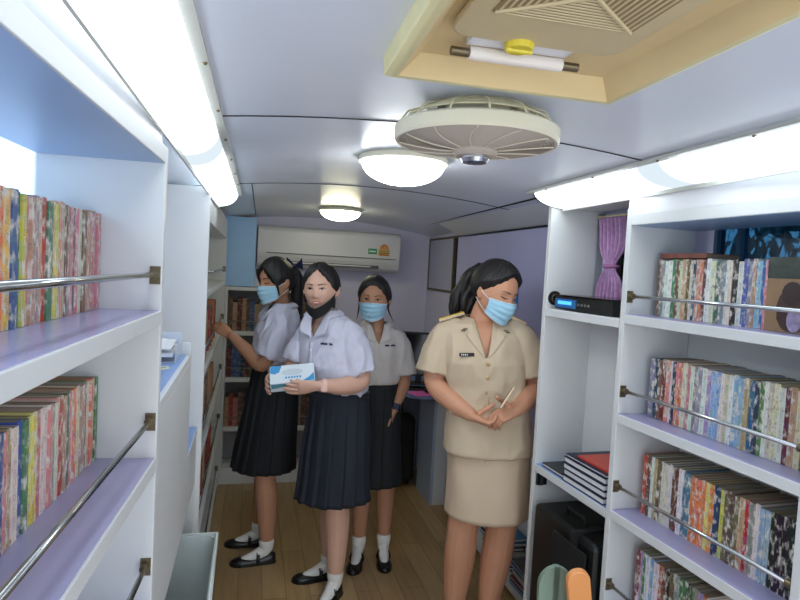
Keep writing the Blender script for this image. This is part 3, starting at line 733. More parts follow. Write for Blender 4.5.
for a in (pi/4, 3*pi/4, 5*pi/4, 7*pi/4):
    MB().tube([(-.025+.006*cos(a), -.095+.006*sin(a), 1.869), (-.025+.13*cos(a), -.095+.105*sin(a), 1.869)], .003, 6).build('louvre_rib', 'cream3', vt)
kn = MB().tube([(-.045, .072, 1.886), (-.045, .072, 1.864)], [.023, .020], 16).build('knob', 'yellow', vt, smooth=False, bevel=.002)
MB().tube([(-.064, .072, 1.864), (-.026, .072, 1.864)], .004, 8).build('knob_grip', 'yellow', kn)
MB().box(-.11, .045, .082, .112, 1.878, 1.888).build('tube_holder', 'white', vt, bevel=.001)
MB().tube([(-.105, .112, 1.867), (.040, .112, 1.867)], .0095, 16).build('tube', 'tube', vt, smooth=False)
for x in (-.119, .054):
    MB().tube([(x-.013, .112, 1.867), (x+.013, .112, 1.867)], .0065, 12).build('tube_clip', 'brass', vt)

# ------------------------------------------------------------------ ceiling fan
fn = thing('ceiling_fan', 'round cream caged ceiling fan behind the roof vent', 'fan', (.447, 1.185, 0))
FR = .172; zb, zt = 1.822, 1.853
m = MB(); n = 72
prof = [(FR-.012, zb+.002), (FR-.004, zb), (FR, zb+.006), (FR, zt-.004), (FR-.004, zt), (FR-.012, zt), (FR-.014, zt-.006), (FR-.014, zb+.006)]
m.grid(n, len(prof)+1, lambda u, v: (lambda q: (q[0]*cos(2*pi*u), q[0]*sin(2*pi*u), q[1]))(prof[int(round(v*len(prof))) % len(prof)]), wrap=True)
m.build('rim', 'fan_white', fn, smooth=False)
m = MB()
for k in range(34):
    q = .036+.0039*k; z = zb+.003-.016*cos(q/FR*pi/2)
    m.tube([(q*cos(2*pi*i/64), q*sin(2*pi*i/64), z) for i in range(64)], .0014, 4, closed=True)
m.build('front_guard', 'fan_guard', fn)
for k in range(12):
    a = 2*pi*k/12
    MB().tube([((.034+(FR-.045)*t)*cos(a+.18*t*t), (.034+(FR-.045)*t)*sin(a+.18*t*t), zb+.001-.016*cos((.034+(FR-.045)*t)/FR*pi/2)) for t in [i/10 for i in range(11)]], .0014, 5).build('guard_rib', 'fan_white', fn)
MB().rings([(0, 0, zb-.026, .040, .040), (0, 0, zb-.020, .046, .046), (0, 0, zb-.008, .046, .046)], 32).build('hub', 'fan_guard', fn, smooth=False)
MB().rings([(0, 0, zb-.038, .016, .016), (0, 0, zb-.038, .026, .026), (0, 0, zb-.030, .030, .030), (0, 0, zb-.020, .030, .030)], 32).build('badge', 'chrome', fn)
MB().rings([(0, 0, zb-.040, .014, .014), (0, 0, zb-.0378, .014, .014)], 24).build('badge_centre', mat('navy_badge', (44, 56, 84), .3), fn)
for k in range(3):
    a0 = 2*pi*k/3
    MB().grid(8, 6, lambda u, v: ((.03+.115*u)*cos(a0+(v-.5)*1.1), (.03+.115*u)*sin(a0+(v-.5)*1.1), zb+.016+.012*(v-.5))).build('blade', mat('fan_blade', (160, 152, 142), .5), fn, smooth=True, solid=.002)
MB().rings([(0, 0, zb+.004, .05, .05), (0, 0, zb+.05, .055, .055), (0, 0, zb+.065, .04, .04)], 28).build('motor', 'fan_white', fn, smooth=False, bevel=.003)
for k in range(4):
    q = .085+.020*k; z = 1.897-.0095*k
    MB().tube([(q*cos(2*pi*i/48), q*sin(2*pi*i/48), z) for i in range(48)], .0026, 6, closed=True).build('cage_ring', 'fan_wire', fn, smooth=True)
for k in range(16):
    a = 2*pi*k/14
    MB().tube([(.06*cos(a), .06*sin(a), 1.897), (.10*cos(a), .10*sin(a), 1.894), (.150*cos(a), .150*sin(a), 1.874), (.165*cos(a), .165*sin(a), zt)], .0022, 6).build('cage_wire', 'fan_wire', fn, smooth=True)
MB().rings([(0, 0, 1.876, .05, .05), (0, 0, 1.899, .07, .07)], 28).build('ceiling_mount', 'fan_white', fn)

def dome(label, loc, r, h, m):
    t = thing('ceiling_light', label, 'light', loc, 0, 'dome ceiling lights')
    MB().rings([(0, 0, -.020, r*.93, r*.93), (0, 0, -.020, r, r), (0, 0, -.006, r*1.01, r*1.01), (0, 0, 0, r*.96, r*.96)], 48).build('base_ring', 'fan_white', t, smooth=False)
    rs = [(0, 0, -.0202-h*sin(pi/2*i/12), r*.93*cos(pi/2*i/12)+.0005, r*.93*cos(pi/2*i/12)+.0005) for i in range(13)]
    MB().rings(rs, 48).build('diffuser', m, t, smooth=True)
dome('bright round dome light just behind the ceiling fan', (.445, 1.80, 1.899), .138, .066, 'dome_on')
dome('smaller yellowish dome light in front of the air conditioner', (.505, 3.55, 1.898), .128, .055, 'dome_warm')

# ------------------------------------------------------------------ split air conditioner
ac = thing('air_conditioner', 'white split air conditioner on the back wall above the students', 'air conditioner', (.035, 4.19, 1.525))
W = 1.015
prof = [(.205, 0), (.07, .0), (.03, .02), (.006, .07), (0, .10), (0, .255), (.012, .275), (.04, .285), (.205, .285)]
k = len(prof); m = MB(); m.add([(x, y, z) for x in (0, W) for y, z in prof], [tuple(range(k)), tuple(range(k, 2*k))[::-1]]+[(i, (i+1) % k, k+(i+1) % k, k+i) for i in range(k)])
m.build('body', 'aircon', ac, bevel=.006)
MB().box(.06, .98, -.0035, .004, .094, .100).build('panel_gap', 'vent_dark', ac)
m = MB(); a = Vector((0, .0295, .0195)); b_ = Vector((0, .0065, .069))
m.box(.20, .86, -.001, .003, .012, .046, Matrix.Translation((0, .012, .020)) @ Matrix.Rotation(R(-18), 4, 'X') @ Matrix.Translation((0, -.002, -.008))); m.build('outlet', 'vent_dark', ac)
m = MB(); m.box(.21, .80, -.003, -.0008, .020, .028, Matrix.Translation((0, .012, .020)) @ Matrix.Rotation(R(-18), 4, 'X') @ Matrix.Translation((0, -.002, -.008))); m.build('flap', 'aircon', ac)
MB().box(.775, .84, -.0016, -.0002, .128, .168).build('energy_sticker', 'green', ac)
sk = MB(); sk.box(.85, .935, -.0016, -.0002, .118, .165); n = 20
sk.add([(.8925+.034*cos(pi*i/n), y, .165+.040*sin(pi*i/n)) for y in (-.0016, -.0002) for i in range(n+1)], [tuple(range(n+1)), tuple(range(n+1, 2*n+2))[::-1]]+[(i, i+1, n+2+i, n+1+i) for i in range(n)]+[(n, 0, n+1, 2*n+1)])
sk.build('rating_sticker', 'orange_s', ac)
m = MB(); m.tube([(.8925+.026*cos(pi*i/12), -.0022, .168+.030*sin(pi*i/12)) for i in range(13)], .003, 6)
m.build('gauge_arc', 'book_red', ac)
MB().tube([(.8925, -.0022, .168), (.885, -.0022, .19)], .0018, 6).build('gauge_needle', 'dark', ac)
for i in range(3): MB().box(.858, .927, -.0022, -.0014, .124+.013*i, .129+.013*i).build('sticker_line', 'dark' if i < 2 else 'green', ac)
MB().box(.783, .832, -.0022, -.0014, .144, .152).build('sticker_line', 'white', ac)

# ------------------------------------------------------------------ desk at the far right
dk = thing('desk', 'pale blue desk in the far right corner', 'desk', (1.0, 3.56, 0))
m = MB(); P2 = [(0.02, .1)]+[(.10-.10*cos(a), .10-.10*sin(a)) for a in [R(15*i) for i in range(1, 6)]]+[(.31, .0), (.31, .93), (.0, .93)]
m.prism([(.0, .1), (.013, .05), (.05, .013), (.1, 0), (.31, 0), (.31, .82), (0, .82)], .028, Matrix.Translation((0, 0, .735))); m.build('desktop', 'desk_blue', dk, bevel=.003)
box('side_panel', 'laminate', dk, .225, .31, .10, .12, 0, .734)
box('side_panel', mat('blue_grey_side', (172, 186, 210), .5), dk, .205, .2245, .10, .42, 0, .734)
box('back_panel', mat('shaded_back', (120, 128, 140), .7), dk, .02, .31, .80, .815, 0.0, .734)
mo = thing('monitor', 'black computer monitor on the pale blue desk', 'monitor', (1.16, 3.93, .764), R(-18))
MB().box(-.16, .16, -.012, .022, .055, .36).build('casing', 'black', mo, bevel=.004)
MB().box(-.148, .148, -.0135, -.0122, .068, .348).build('screen', 'black_gloss', mo)
MB().box(-.02, .02, .0, .018, .004, .056).build('neck', 'black', mo)
MB().box(-.075, .075, -.06, .07, 0, .006).build('base', 'black', mo, bevel=.003)
pd = thing('mouse_pad', 'bright pink mouse pad on the pale blue desk', 'mouse pad', (1.10, 3.60, .7636), R(12))
MB().box(-.085, .085, -.07, .07, 0, .004).build('pad', 'pink', pd, bevel=.002)
ms = thing('computer_mouse', 'black computer mouse on the pink pad', 'mouse', (1.14, 3.61, .768), R(12))
MB().ball((0, 0, .014), .028, .045, .016).build('shell', 'black', ms, smooth=True)
kb = thing('keyboard', 'black keyboard on the desk beside the pink pad', 'keyboard', (1.07, 3.74, .7636), R(-18))
MB().box(-.05, .14, -.05, .05, 0, .014).build('body', 'black', kb, bevel=.003)
for r_ in range(4):
    MB().box(-.045, .135, -.042+.022*r_, -.026+.022*r_, .0142, .018).build('key_row', 'black_gloss', kb)
sc_ = thing('suitcase', 'black wheeled suitcase under the pale blue desk', 'suitcase', (1.065, 4.10, 0))
MB().box(-.125, .125, -.10, .10, .035, .50).build('body', 'black_fabric', sc_, bevel=.03)
MB().box(-.10, .10, -.112, -.1005, .08, .32).build('front_pocket', 'black_fabric', sc_, bevel=.006)
for x in (-.09, .09): MB().tube([(x-.012, -.03, .0205), (x+.012, -.03, .0205)], .02, 14).build('wheel', 'black', sc_)
MB().tube([(-.06, .08, .50), (-.06, .08, .58), (.06, .08, .58), (.06, .08, .50)], .008, 8).build('handle', 'black', sc_)

# ------------------------------------------------------------------ chair whose back peeks in at the bottom
ch = thing('armchair', 'plastic chair with a sage back and orange armrest at the bottom edge', 'chair', (.80, 1.28, 0), R(-10))
def rr_(w, h0, h1, y, r_=.05, th=.016):
    pts = []
    for cx, cz, a0 in ((w-r_, h1-r_, 0), (-w+r_, h1-r_, 90), (-w+r_, h0+r_, 180), (w-r_, h0+r_, 270)):
        for k in range(7): an = R(a0+15*k); pts.append((cx+r_*cos(an), cz+r_*sin(an)))
    return MB().prism(pts, th, Matrix.Translation((0, y, 0)) @ Matrix.Rotation(R(90), 4, 'X'))
rr_(.046, .42, .79, .10).build('backrest', 'sage', ch, bevel=.005)
m = MB(); m.prism([(.030*cos(R(a)), .030*sin(R(a))) for a in range(0, 181, 15)]+[(-.03, -.38), (.03, -.38)], .02, Matrix.Translation((.026, .02, .797)) @ Matrix.Rotation(R(-12), 4, 'Y') @ Matrix.Rotation(R(100), 4, 'X'))
m.build('armrest', 'peach', ch, bevel=.004)
MB().box(-.12, .12, -.18, .10, .40, .425).build('seat', 'sage', ch, bevel=.01)
for sx in (-1, 1):
    for sy in (-.16, .08): MB().tube([(sx*.10, sy, .40), (sx*.115, sy*1.1, .0)], .011, 10).build('leg', 'silver', ch)

# ------------------------------------------------------------------ people
def catmull(P, k=6):
    """P: list of tuples; returns a smooth resampling"""
    P = [tuple(p) for p in P]; out = []
    for i in range(len(P)-1):
        p0, p1, p2, p3 = P[max(0, i-1)], P[i], P[i+1], P[min(len(P)-1, i+2)]
        for j in range(k):
            t = j/k
            out.append(tuple(.5*((2*b)+(c_-a)*t+(2*a-5*b+4*c_-d)*t*t+(-a+3*b-3*c_+d)*t**3) for a, b, c_, d in zip(p0, p1, p2, p3)))
    out.append(P[-1]); return out
def limb(mb, pts, k=5, n=16, flat=1.0, hint=None):
    """pts: (x,y,z,r)"""
    q = catmull(pts, k)
    a = Vector(q[0][:3]); b = Vector(q[1][:3]); e = Vector(q[-1][:3]); d = Vector(q[-2][:3])
    r0_, r1_ = q[0][3], q[-1][3]; ta = (a-b).normalized(); tb = (e-d).normalized()
    pre = [(*(a+ta*r0_*sin(x)), r0_*cos(x)) for x in (1.35, .9, .45)]; post = [(*(e+tb*r1_*sin(x)), r1_*cos(x)) for x in (.45, .9, 1.35)]
    q = pre+q+post
    mb.tube([p[:3] for p in q], [max(.0008, p[3]) for p in q], n, flat=flat, hint=hint)
def sleeve(mb, pts, k=5, n=24):
    q = catmull(pts, k); a = Vector(q[0][:3]); b = Vector(q[1][:3]); ta = (a-b).normalized(); r_ = q[0][3]
    pre = [(*(a+ta*r_*sin(x)), r_*cos(x)) for x in (1.35, .9, .45)]
    q = pre+q; mb.tube([p[:3] for p in q], [max(.0008, p[3]) for p in q], n)
def gs(x, s): return math.exp(-(x/s)**2)
def sstep(a, b, x):
    t = max(0, min(1, (x-a)/(b-a))); return t*t*(3-2*t)

def head_pt(az, el, off=0, feat=True, fat=1.0):
    """surface of a head; az 0 = the face (-Y), az>0 towards +X; el = elevation"""
    ce, se = cos(el), sin(el); sa, ca = sin(az), cos(az)
    rx, ry = .073*fat, (.090 if ca > 0 else .098); rz = .116 if se > 0 else .114
    x, y, z = rx*sa*ce, -ry*ca*ce, rz*se
    if z < 0:
        t = -z/.114
        x *= 1-.15*t**2; 
        if ca > 0: x *= 1+.16*sstep(.1, .9, t)*1.0*(ce**.5 if ce > 0 else 0)*.6
        if ca > 0: y = y*(1+.16*sstep(.3, .95, t)) - .010*sstep(.55, .95, t)*ca
        else: y *= 1-.42*t
    if feat and ca > 0:
        nose = gs(x, .0115-.003*sstep(-.02, .02, z)) * sstep(.022, -.030, z)*(1-sstep(-.034, -.046, z))
        y -= .0165*nose
        y -= .004*gs(abs(x)-.012, .006)*gs(z+.036, .008)
        y += .0075*gs(abs(x)-.031, .017)*gs(z-.004, .013)
        y -= .003*gs(abs(x)-.030, .020)*gs(z-.024, .010)
        y -= .0055*gs(x, .021)*gs(z+.062, .010)
        y += .003*gs(x, .015)*gs(z+.080, .007)
        y -= .004*gs(x, .018)*gs(z+.098, .013)
        y -= .004*gs(abs(x)-.040, .020)*gs(z+.025, .022)
    v = Vector((x, y, z))
    if off:
        v += Vector((x/rx**2, y/ry**2, z/rz**2)).normalized()*off
    return v
def face_at(x, z, off=0, fat=1.0):
    az = math.asin(max(-.95, min(.95, x/.07))); el = math.asin(max(-.95, min(.95, z/.114)))
    for _ in range(25):
        p = head_pt(az, el, 0, True, fat); az += (x-p.x)*6; el += (z-p.z)*6
    p = head_pt(az, el, 0, True, fat); return Vector((p.x, p.y-off, p.z))
def add_head(mb, HM, fat=1.0):
    n, m = 96, 72; base = len(mb.v); vs = []
    for j in range(m+1):
        el = -pi/2+pi*j/m
        for i in range(n): vs.append(HM @ head_pt(2*pi*i/n, el, 0, True, fat))
    mb.add(vs, [(j*n+i, j*n+(i+1) % n, (j+1)*n+(i+1) % n, (j+1)*n+i) for j in range(m) for i in range(n)])
    for sx in (-1, 1):      # ears
        mb.ball(HM @ Vector((sx*.074*fat, .008, -.012)), .009, .018, .031, 16, 10, HM.to_3x3() @ Euler((R(-12), 0, R(-sx*18))).to_matrix())
        mb.ball(HM @ Vector((sx*.080*fat, .014, .004)), .006, .014, .016, 12, 8, HM.to_3x3())
def interp(tab, x):
    for (a, va), (b, vb) in zip(tab, tab[1:]):
        if x <= b: t = (x-a)/(b-a); t = t*t*(3-2*t); return va+(vb-va)*t
    return tab[-1][1]
def hair_cap(parent, HM, line, thick=.016, part=None, fat=1.0, name='hair', extra=None, seed=1):
    """hair shell: line = table of |az| degrees to hairline elevation (or a pair of tables for left/right)"""
    mb = MB(); nu, nv = 144, 40
    def fn(u, v):
        az = -pi+2*pi*u; d = math.degrees(az)
        tab = line if not isinstance(line, tuple) else (line[0] if d < 0 else line[1])
        h0 = R(interp(tab, abs(d))); el = h0+(pi/2-h0)*v**1.0
        off = thick*sstep(0, .22, v)-.004*(1-sstep(0, .06, v))
        off += .0012*sin(az*46+3*sin(el*4))*sstep(0, .2, v)*(1-v)
        off += .0018*noise.noise(Vector((az*5, el*2, seed)))
        if part is not None:
            off -= .007*gs(math.degrees(az)-part if abs(d) < 90 else 99, 9)*sstep(.98, .5, v)
        if extra: off += extra(d, math.degrees(el))
        return HM @ head_pt(az, el, off, False, fat)
    mb.grid(nu, nv, fn, wrap=True)
    return mb.build(name, 'hair', parent, smooth=True)
def strand_bundle(mb, path, rad, n=18, wav=.0, seed=0, flat=1.0):
    q = catmull([(*p, r) for p, r in zip(path, rad)], 8); rd = random.Random(seed)
    ph = [rd.uniform(0, 6) for _ in range(3)]
    vs = []; N = len(q)
    for i, p in enumerate(q):
        a = Vector(q[max(0, i-1)][:3]); b = Vector(q[min(N-1, i+1)][:3]); t = (b-a).normalized()
        u = Vector((1, 0, 0)); u = (u-t*u.dot(t)).normalized(); w = t.cross(u)
        c_ = Vector(p[:3])+u*wav*sin(i*.35+ph[0])+w*wav*cos(i*.3+ph[1])
        for k in range(n):
            an = 2*pi*k/n; r_ = max(.0008, p[3])*(1+.10*sin(an*7+ph[2]+i*.1))
            vs.append(c_+u*cos(an)*r_+w*sin(an)*r_*flat)
    mb.add(vs, [(i*n+k, i*n+(k+1) % n, (i+1)*n+(k+1) % n, (i+1)*n+k) for i in range(N-1) for k in range(n)]+[tuple(range(n))[::-1], tuple((N-1)*n+k for k in range(n))])

def hand(mb, W, d, nrm, thumb, curl=(20, 25, 20), spread=.0, size=1.0, tcurl=10, curls=None, tdir=None):
    """W wrist; d along the palm; nrm = side the fingers curl to; thumb = +1/-1 side of (d x nrm)"""
    W = Vector(W); d = Vector(d).normalized(); n_ = Vector(nrm); n_ = (n_-d*n_.dot(d)).normalized(); s_ = d.cross(n_)*thumb
    k = size
    # palm: flattened tube
    pts = [W-d*.01*k, W+d*.02*k, W+d*.05*k, W+d*.078*k, W+d*.092*k]; rx = [.022, .027, .035, .038, .034]; ry = [.019, .017, .015, .0125, .010]
    vs = []; N = 20
    for p, a, b in zip(pts, rx, ry):
        for i in range(N):
            an = 2*pi*i/N; vs.append(p+s_*cos(an)*a*k+n_*sin(an)*b*k)
    mb.add(vs, [(i*N+j, i*N+(j+1) % N, (i+1)*N+(j+1) % N, (i+1)*N+j) for i in range(4) for j in range(N)]+[tuple(range(N))[::-1], tuple(4*N+j for j in range(N))])
    for f, (off, ln, rd) in enumerate(((.028, .070, .0083), (.0095, .078, .0085), (-.010, .072, .0081), (-.0275, .057, .0073))):
        cc = curls[f] if curls else curl
        p = W+d*(.080-.004*abs(f-1))*k+s_*off*k; pts = [(*(p-d*.02*k), rd*k)]; ang = 0; sd = (s_*spread*(1.5-f))
        for seg, frac in zip(cc, (.45, .30, .25)):
            pts.append((*p, rd*k*(1.04 if seg is cc[0] else .98)))
            ang += R(seg); dr = (d*cos(ang)+n_*sin(ang)+sd).normalized(); p = p+dr*ln*frac*k
        pts.append((*p, rd*k*.84)); limb(mb, pts, 3, 10)
    td = Vector(tdir).normalized() if tdir else (d*.62+s_*.72+n_*.30).normalized()
    p = W+d*.018*k+s_*.018*k+n_*.004*k; pts = [(*p, .0135*k)]; p = p+td*.036*k; pts.append((*p, .0115*k))
    td2 = (td*cos(R(tcurl))+(d*.8+n_*.4-s_*.3).normalized()*sin(R(tcurl))).normalized(); p = p+td2*.032*k; pts.append((*p, .0098*k))
    p = p+td2*.024*k; pts.append((*p, .0078*k)); limb(mb, pts, 4, 12)

def remeshed(mb, name, m, parent, vox, smooth_it=2, disp=None, cut=None):
    o = mb.build(name+'_raw', m, None)
    o.modifiers.clear()
    r_ = o.modifiers.new('r', 'REMESH'); r_.mode = 'VOXEL'; r_.voxel_size = vox; r_.use_smooth_shade = True
    if smooth_it:
        s_ = o.modifiers.new('s', 'SMOOTH'); s_.factor = .5; s_.iterations = smooth_it
    dg = bpy.context.evaluated_depsgraph_get(); dg.update()
    me = bpy.data.meshes.new_from_object(o.evaluated_get(dg)); old = o.data
    bpy.data.objects.remove(o); bpy.data.meshes.remove(old)
    me.name = name
    if disp or cut:
        bm = bmesh.new(); bm.from_mesh(me); bm.normal_update()
        if disp:
            for v in bm.verts: v.co += v.normal*disp(v.co)
        if cut:
            dead = [v for v in bm.verts if cut(v.co)]
            bmesh.ops.delete(bm, geom=dead, context='VERTS')
        bm.to_mesh(me); bm.free()
    me.materials.clear(); me.materials.append(M[m] if isinstance(m, str) else m); me.shade_smooth()
    n = bpy.data.objects.new(name, me); C.objects.link(n); n.parent = parent; return n

def eyes(parent, HM, look=0.0, opened=1.0, fat=1.0):
    e3 = HM.to_3x3()
    for sx in (-1, 1):
        c = face_at(sx*.031, .003, 0, fat); q = HM @ (c+Vector((0, .0035, 0)))
        tilt = Euler((0, R(-sx*5), R(sx*12))).to_matrix()
        if opened > .2:
            w_ = MB().ball(q, .0135, .0065, .0056*opened, 20, 12, e3 @ tilt).build('eye', 'eye_white', parent, smooth=True)
            MB().ball(HM @ (c+Vector((look, -.0024, 0))), .0064, .0024, .0060*min(1, opened*1.15), 16, 10, e3 @ tilt).build('iris', 'iris', w_, smooth=True)
            MB().ball(HM @ (c+Vector((look+.0015, -.0040, .0018))), .0009, .0005, .0009, 8, 6).build('glint', 'white', w_)
        lid = []
        for i in range(9):
            u = -1+2*i/8; xx = sx*.031+u*.0150; zz = .003+(.0068*opened*(1-u*u)+.0006 if opened > .2 else -.002-.003*(1-u*u))+.0012*u*sx
            p = face_at(xx, zz, .0012+.0010*(1-u*u), fat); lid.append((*(HM @ p), .0021*(1-.6*abs(u))+.0003))
        limb(mb_ := MB(), lid, 2, 6); mb_.build('eyelash', 'iris', parent, smooth=True)
        br = []
        for i in range(8):
            u = i/7; xx = sx*(.015+.034*u); zz = .0225+.0055*sin(u*2.4)-.003*u
            p = face_at(xx, zz, .0004, fat); br.append((*(HM @ p), .0026*(1-.72*u)))
        limb(mb_ := MB(), br, 2, 6); mb_.build('eyebrow', 'brow', parent, smooth=True)
def mouth(parent, HM, openm=0.0, fat=1.0):
    for nm, s_, zc, th in (('upper_lip', 1, -.0585, .0036), ('lower_lip', -1, -.0665, .0044)):
        pts = []
        for i in range(9):
            u = -1+2*i/8; z = zc+ -s_*.0008*0 + (-.0025*u*u if s_ > 0 else .0045*u*u) + (.0012*gs(abs(u)-.25, .2) if s_ > 0 else 0)
            pts.append((*(HM @ face_at(u*.0215, z-s_*0+openm*s_*.002, .0004, fat)), th*(1-.8*u*u)+.0006))
        limb(m := MB(), pts, 2, 8); m.build(nm, 'lip', parent, smooth=True)
    if openm:
        m = MB(); pts = [(*(HM @ face_at(u*.014, -.0625, .0024, fat)), .0018*(1-.6*u*u)) for u in (-1, -.5, 0, .5, 1)]
        limb(m, pts, 2, 8); m.build('teeth', 'white', parent, smooth=True)
    for sx in (-1, 1):
        MB().ball(HM @ face_at(sx*.006, -.042, .0004, fat), .0026, .0018, .0016, 10, 6).build('nostril', 'brow', parent, smooth=True)
def face_mask(parent, HM, fat=1.0):
    mb = MB(); A = R(66)
    def fn(u, v):
        az = -A+2*A*u; e = abs(az)/A
        zt, zb_ = -.010-.010*e, -.112+.028*e**1.5
        z = zt+(zb_-zt)*v
        a = (.0765-.010*v)*fat; b = .109+.007*sin(pi*min(1, v*1.2))-.010*v*v
        b += .006*gs(az, .35)*(1-v)
        x = a*sin(az); y = -b*cos(az)**.85+.006*e
        y += .0016*sin(v*pi*8)*(1-e*e*.6) + .002*noise.noise(Vector((u*5, v*5, 3)))
        return HM @ Vector((x, y, z))
    mb.grid(40, 34, fn)
    o = mb.build('face_mask', 'mask', parent, smooth=True, solid=.0016)
    for vv, nm in ((0, 'mask_edge'), (1, 'mask_edge')):
        m = MB(); m.tube([fn(i/24, vv) for i in range(25)], .0016, 6); m.build(nm, 'white', o, smooth=True)
    for sx, u in ((-1, 0), (1, 1)):
        for v, dz in ((.06, .012), (.94, -.030)):
            p = fn(u, v); e_ = HM @ Vector((sx*.079*fat, .016, -.012+dz)); mid = (p+e_)/2+HM.to_3x3() @ Vector((sx*.004, 0, 0))
            m = MB(); m.tube([p, mid, e_], .0013, 6); m.build('ear_loop', 'white', o, smooth=True)
    return o
def chin_mask(parent, HM):
    mb = MB(); A = R(78)
    def fn(u, v):
        az = -A+2*A*u; e = abs(az)/A
        zt = -.090+.064*e**1.3; zb_ = -.142+.070*e**1.3
        z = zt+(zb_-zt)*v; a = .0800-.002*v; b = .110-.010*v-.0
        k = 1-.14*(1-e)*v
        return HM @ Vector((a*sin(az)*(1-.06*v), -b*k*cos(az)**.8+.004*e, z))
    mb.grid(40, 14, fn); o = mb.build('chin_mask', 'black_mask', parent, smooth=True, solid=.003)
    for sx, u in ((-1, 0), (1, 1)):
        for v in (.1, .9):
            m = MB(); m.tube([fn(u, v), HM @ Vector((sx*.080, .018, -.012+.02*(.5-v)))], .0016, 6); m.build('ear_loop', 'black_mask', o)
    return o

def shoe(parent, ankle, toe, sole=0.0, k=1.0, style='strap', skin='sock', legr=.034):
    """black shoe from the ankle point to the toe; a sock or the bare foot shows in its opening"""
    A = Vector((ankle[0], ankle[1], 0)); Tt = Vector((toe[0], toe[1], 0)); f = (Tt-A).normalized(); s_ = Vector((-f.y, f.x, 0)); up = Vector((0, 0, 1))
    L_ = .235*k; heel = A-f*.052*k
    def P(a, b, c_): return heel+f*a*L_+s_*b+up*(c_+sole)
    prof = [(0, .012, .045), (.03, .026, .052), (.12, .030, .056), (.25, .031, .046), (.40, .033, .034), (.55, .037, .031), (.70, .040, .036), (.82, .038, .034), (.93, .029, .028), (.985, .015, .020), (1.0, .004, .014)]
    mb = MB(); n = 20; vs = []
    for a, w_, h in prof:
        for i in range(n):
            an = 2*pi*i/n; c_, q = cos(an), sin(an)
            vs.append(P(a, w_*k*math.copysign(abs(c_)**.8, c_), .010+(h*k-.010)*max(0, q)**.75 if q > 0 else .010*(1+q)*.0+.001+.009*(1-abs(q)**.3)))
    mb.add(vs, [(i*n+j, i*n+(j+1) % n, (i+1)*n+(j+1) % n, (i+1)*n+j) for i in range(len(prof)-1) for j in range(n)]+[tuple(range(n))[::-1], tuple((len(prof)-1)*n+j for j in range(n))])
    o = mb.build('shoe', 'shoe', parent, smooth=True, sub=1)
    so = MB(); outline = [(0, .016), (.06, .029), (.2, .033), (.4, .035), (.6, .041), (.75, .043), (.9, .034), (.98, .018)]
    pl = [P(a, w_*k, 0) for a, w_ in outline]+[P(1.01, 0, 0)]+[P(a, -w_*k, 0) for a, w_ in outline[::-1]]
    m = len(pl); so.add(pl+[p+up*.011 for p in pl], [tuple(range(m))[::-1], tuple(range(m, 2*m))]+[(i, (i+1) % m, m+(i+1) % m, m+i) for i in range(m)]); so.build('sole', 'black', o)
    if style == 'strap':
        m = MB(); m.tube([P(.40, .037*k*cos(t), .018+.052*k*sin(t)) for t in [pi*i/12 for i in range(13)]], .005, 6, flat=2.0, hint=f); m.build('strap', 'shoe', o, smooth=True)
        q = P(.40, -.022*k, .062*k); MB().ball(q, .005, .005, .005, 8, 6).build('buckle', 'silver', o)
        for sgn in (1, -1):
            q = P(.40, sgn*.026*k, .058*k); MB().ball(q, .0055, .0055, .0055, 8, 6).build('buckle', 'silver', o)
    # sock
    sk = MB()
    if skin == 'sock':
        limb(sk, [(*P(.70, 0, .022), .020), (*P(.48, 0, .038), .026), (*P(.28, 0, .062), .031), (ankle[0], ankle[1], .080+sole, .034), (ankle[0], ankle[1], .100+sole, legr+.004), (ankle[0], ankle[1], .114+sole, legr+.005)], 5, 18)
        sk.build('sock', 'sock', parent, smooth=True)
    return o

def skirt(parent, m, waist, hem, n=22, amp=.012, name='skirt', top=None, flare=1.3, seed=0, sag=0):
    """waist/hem: (cx,cy,cz,rx,ry)"""
    mb = MB(); nu, nv = 264, 26
    def fn(u, v):
        t = v**flare; an = 2*pi*u
        cx, cy, cz, rx, ry = [a+(b-a)*(t if i in (3, 4) else v) for i, (a, b) in enumerate(zip(waist, hem))]
        if n:
            ph = (u*n) % 1.0; saw = (ph if ph < .82 else (1-ph)/.18*.82)-.41
            rr_2 = amp*sstep(0, .35, v)*saw*1.6*(1+.3*noise.noise(Vector((u*8, v, seed))))
        else: rr_2 = 0
        rr_2 += .008*noise.noise(Vector((cos(an)*2, sin(an)*2+seed, v*2)))*sstep(.1, .5, v)+amp*.15*sin(an*5+seed+v*2)*v
        return Vector((cx+(rx+rr_2)*cos(an), cy+(ry+rr_2)*sin(an), cz+sag*sin(an)*v))
    mb.grid(nu, nv, fn, wrap=True)
    return mb.build(name, m, parent, smooth=True, solid=.003)

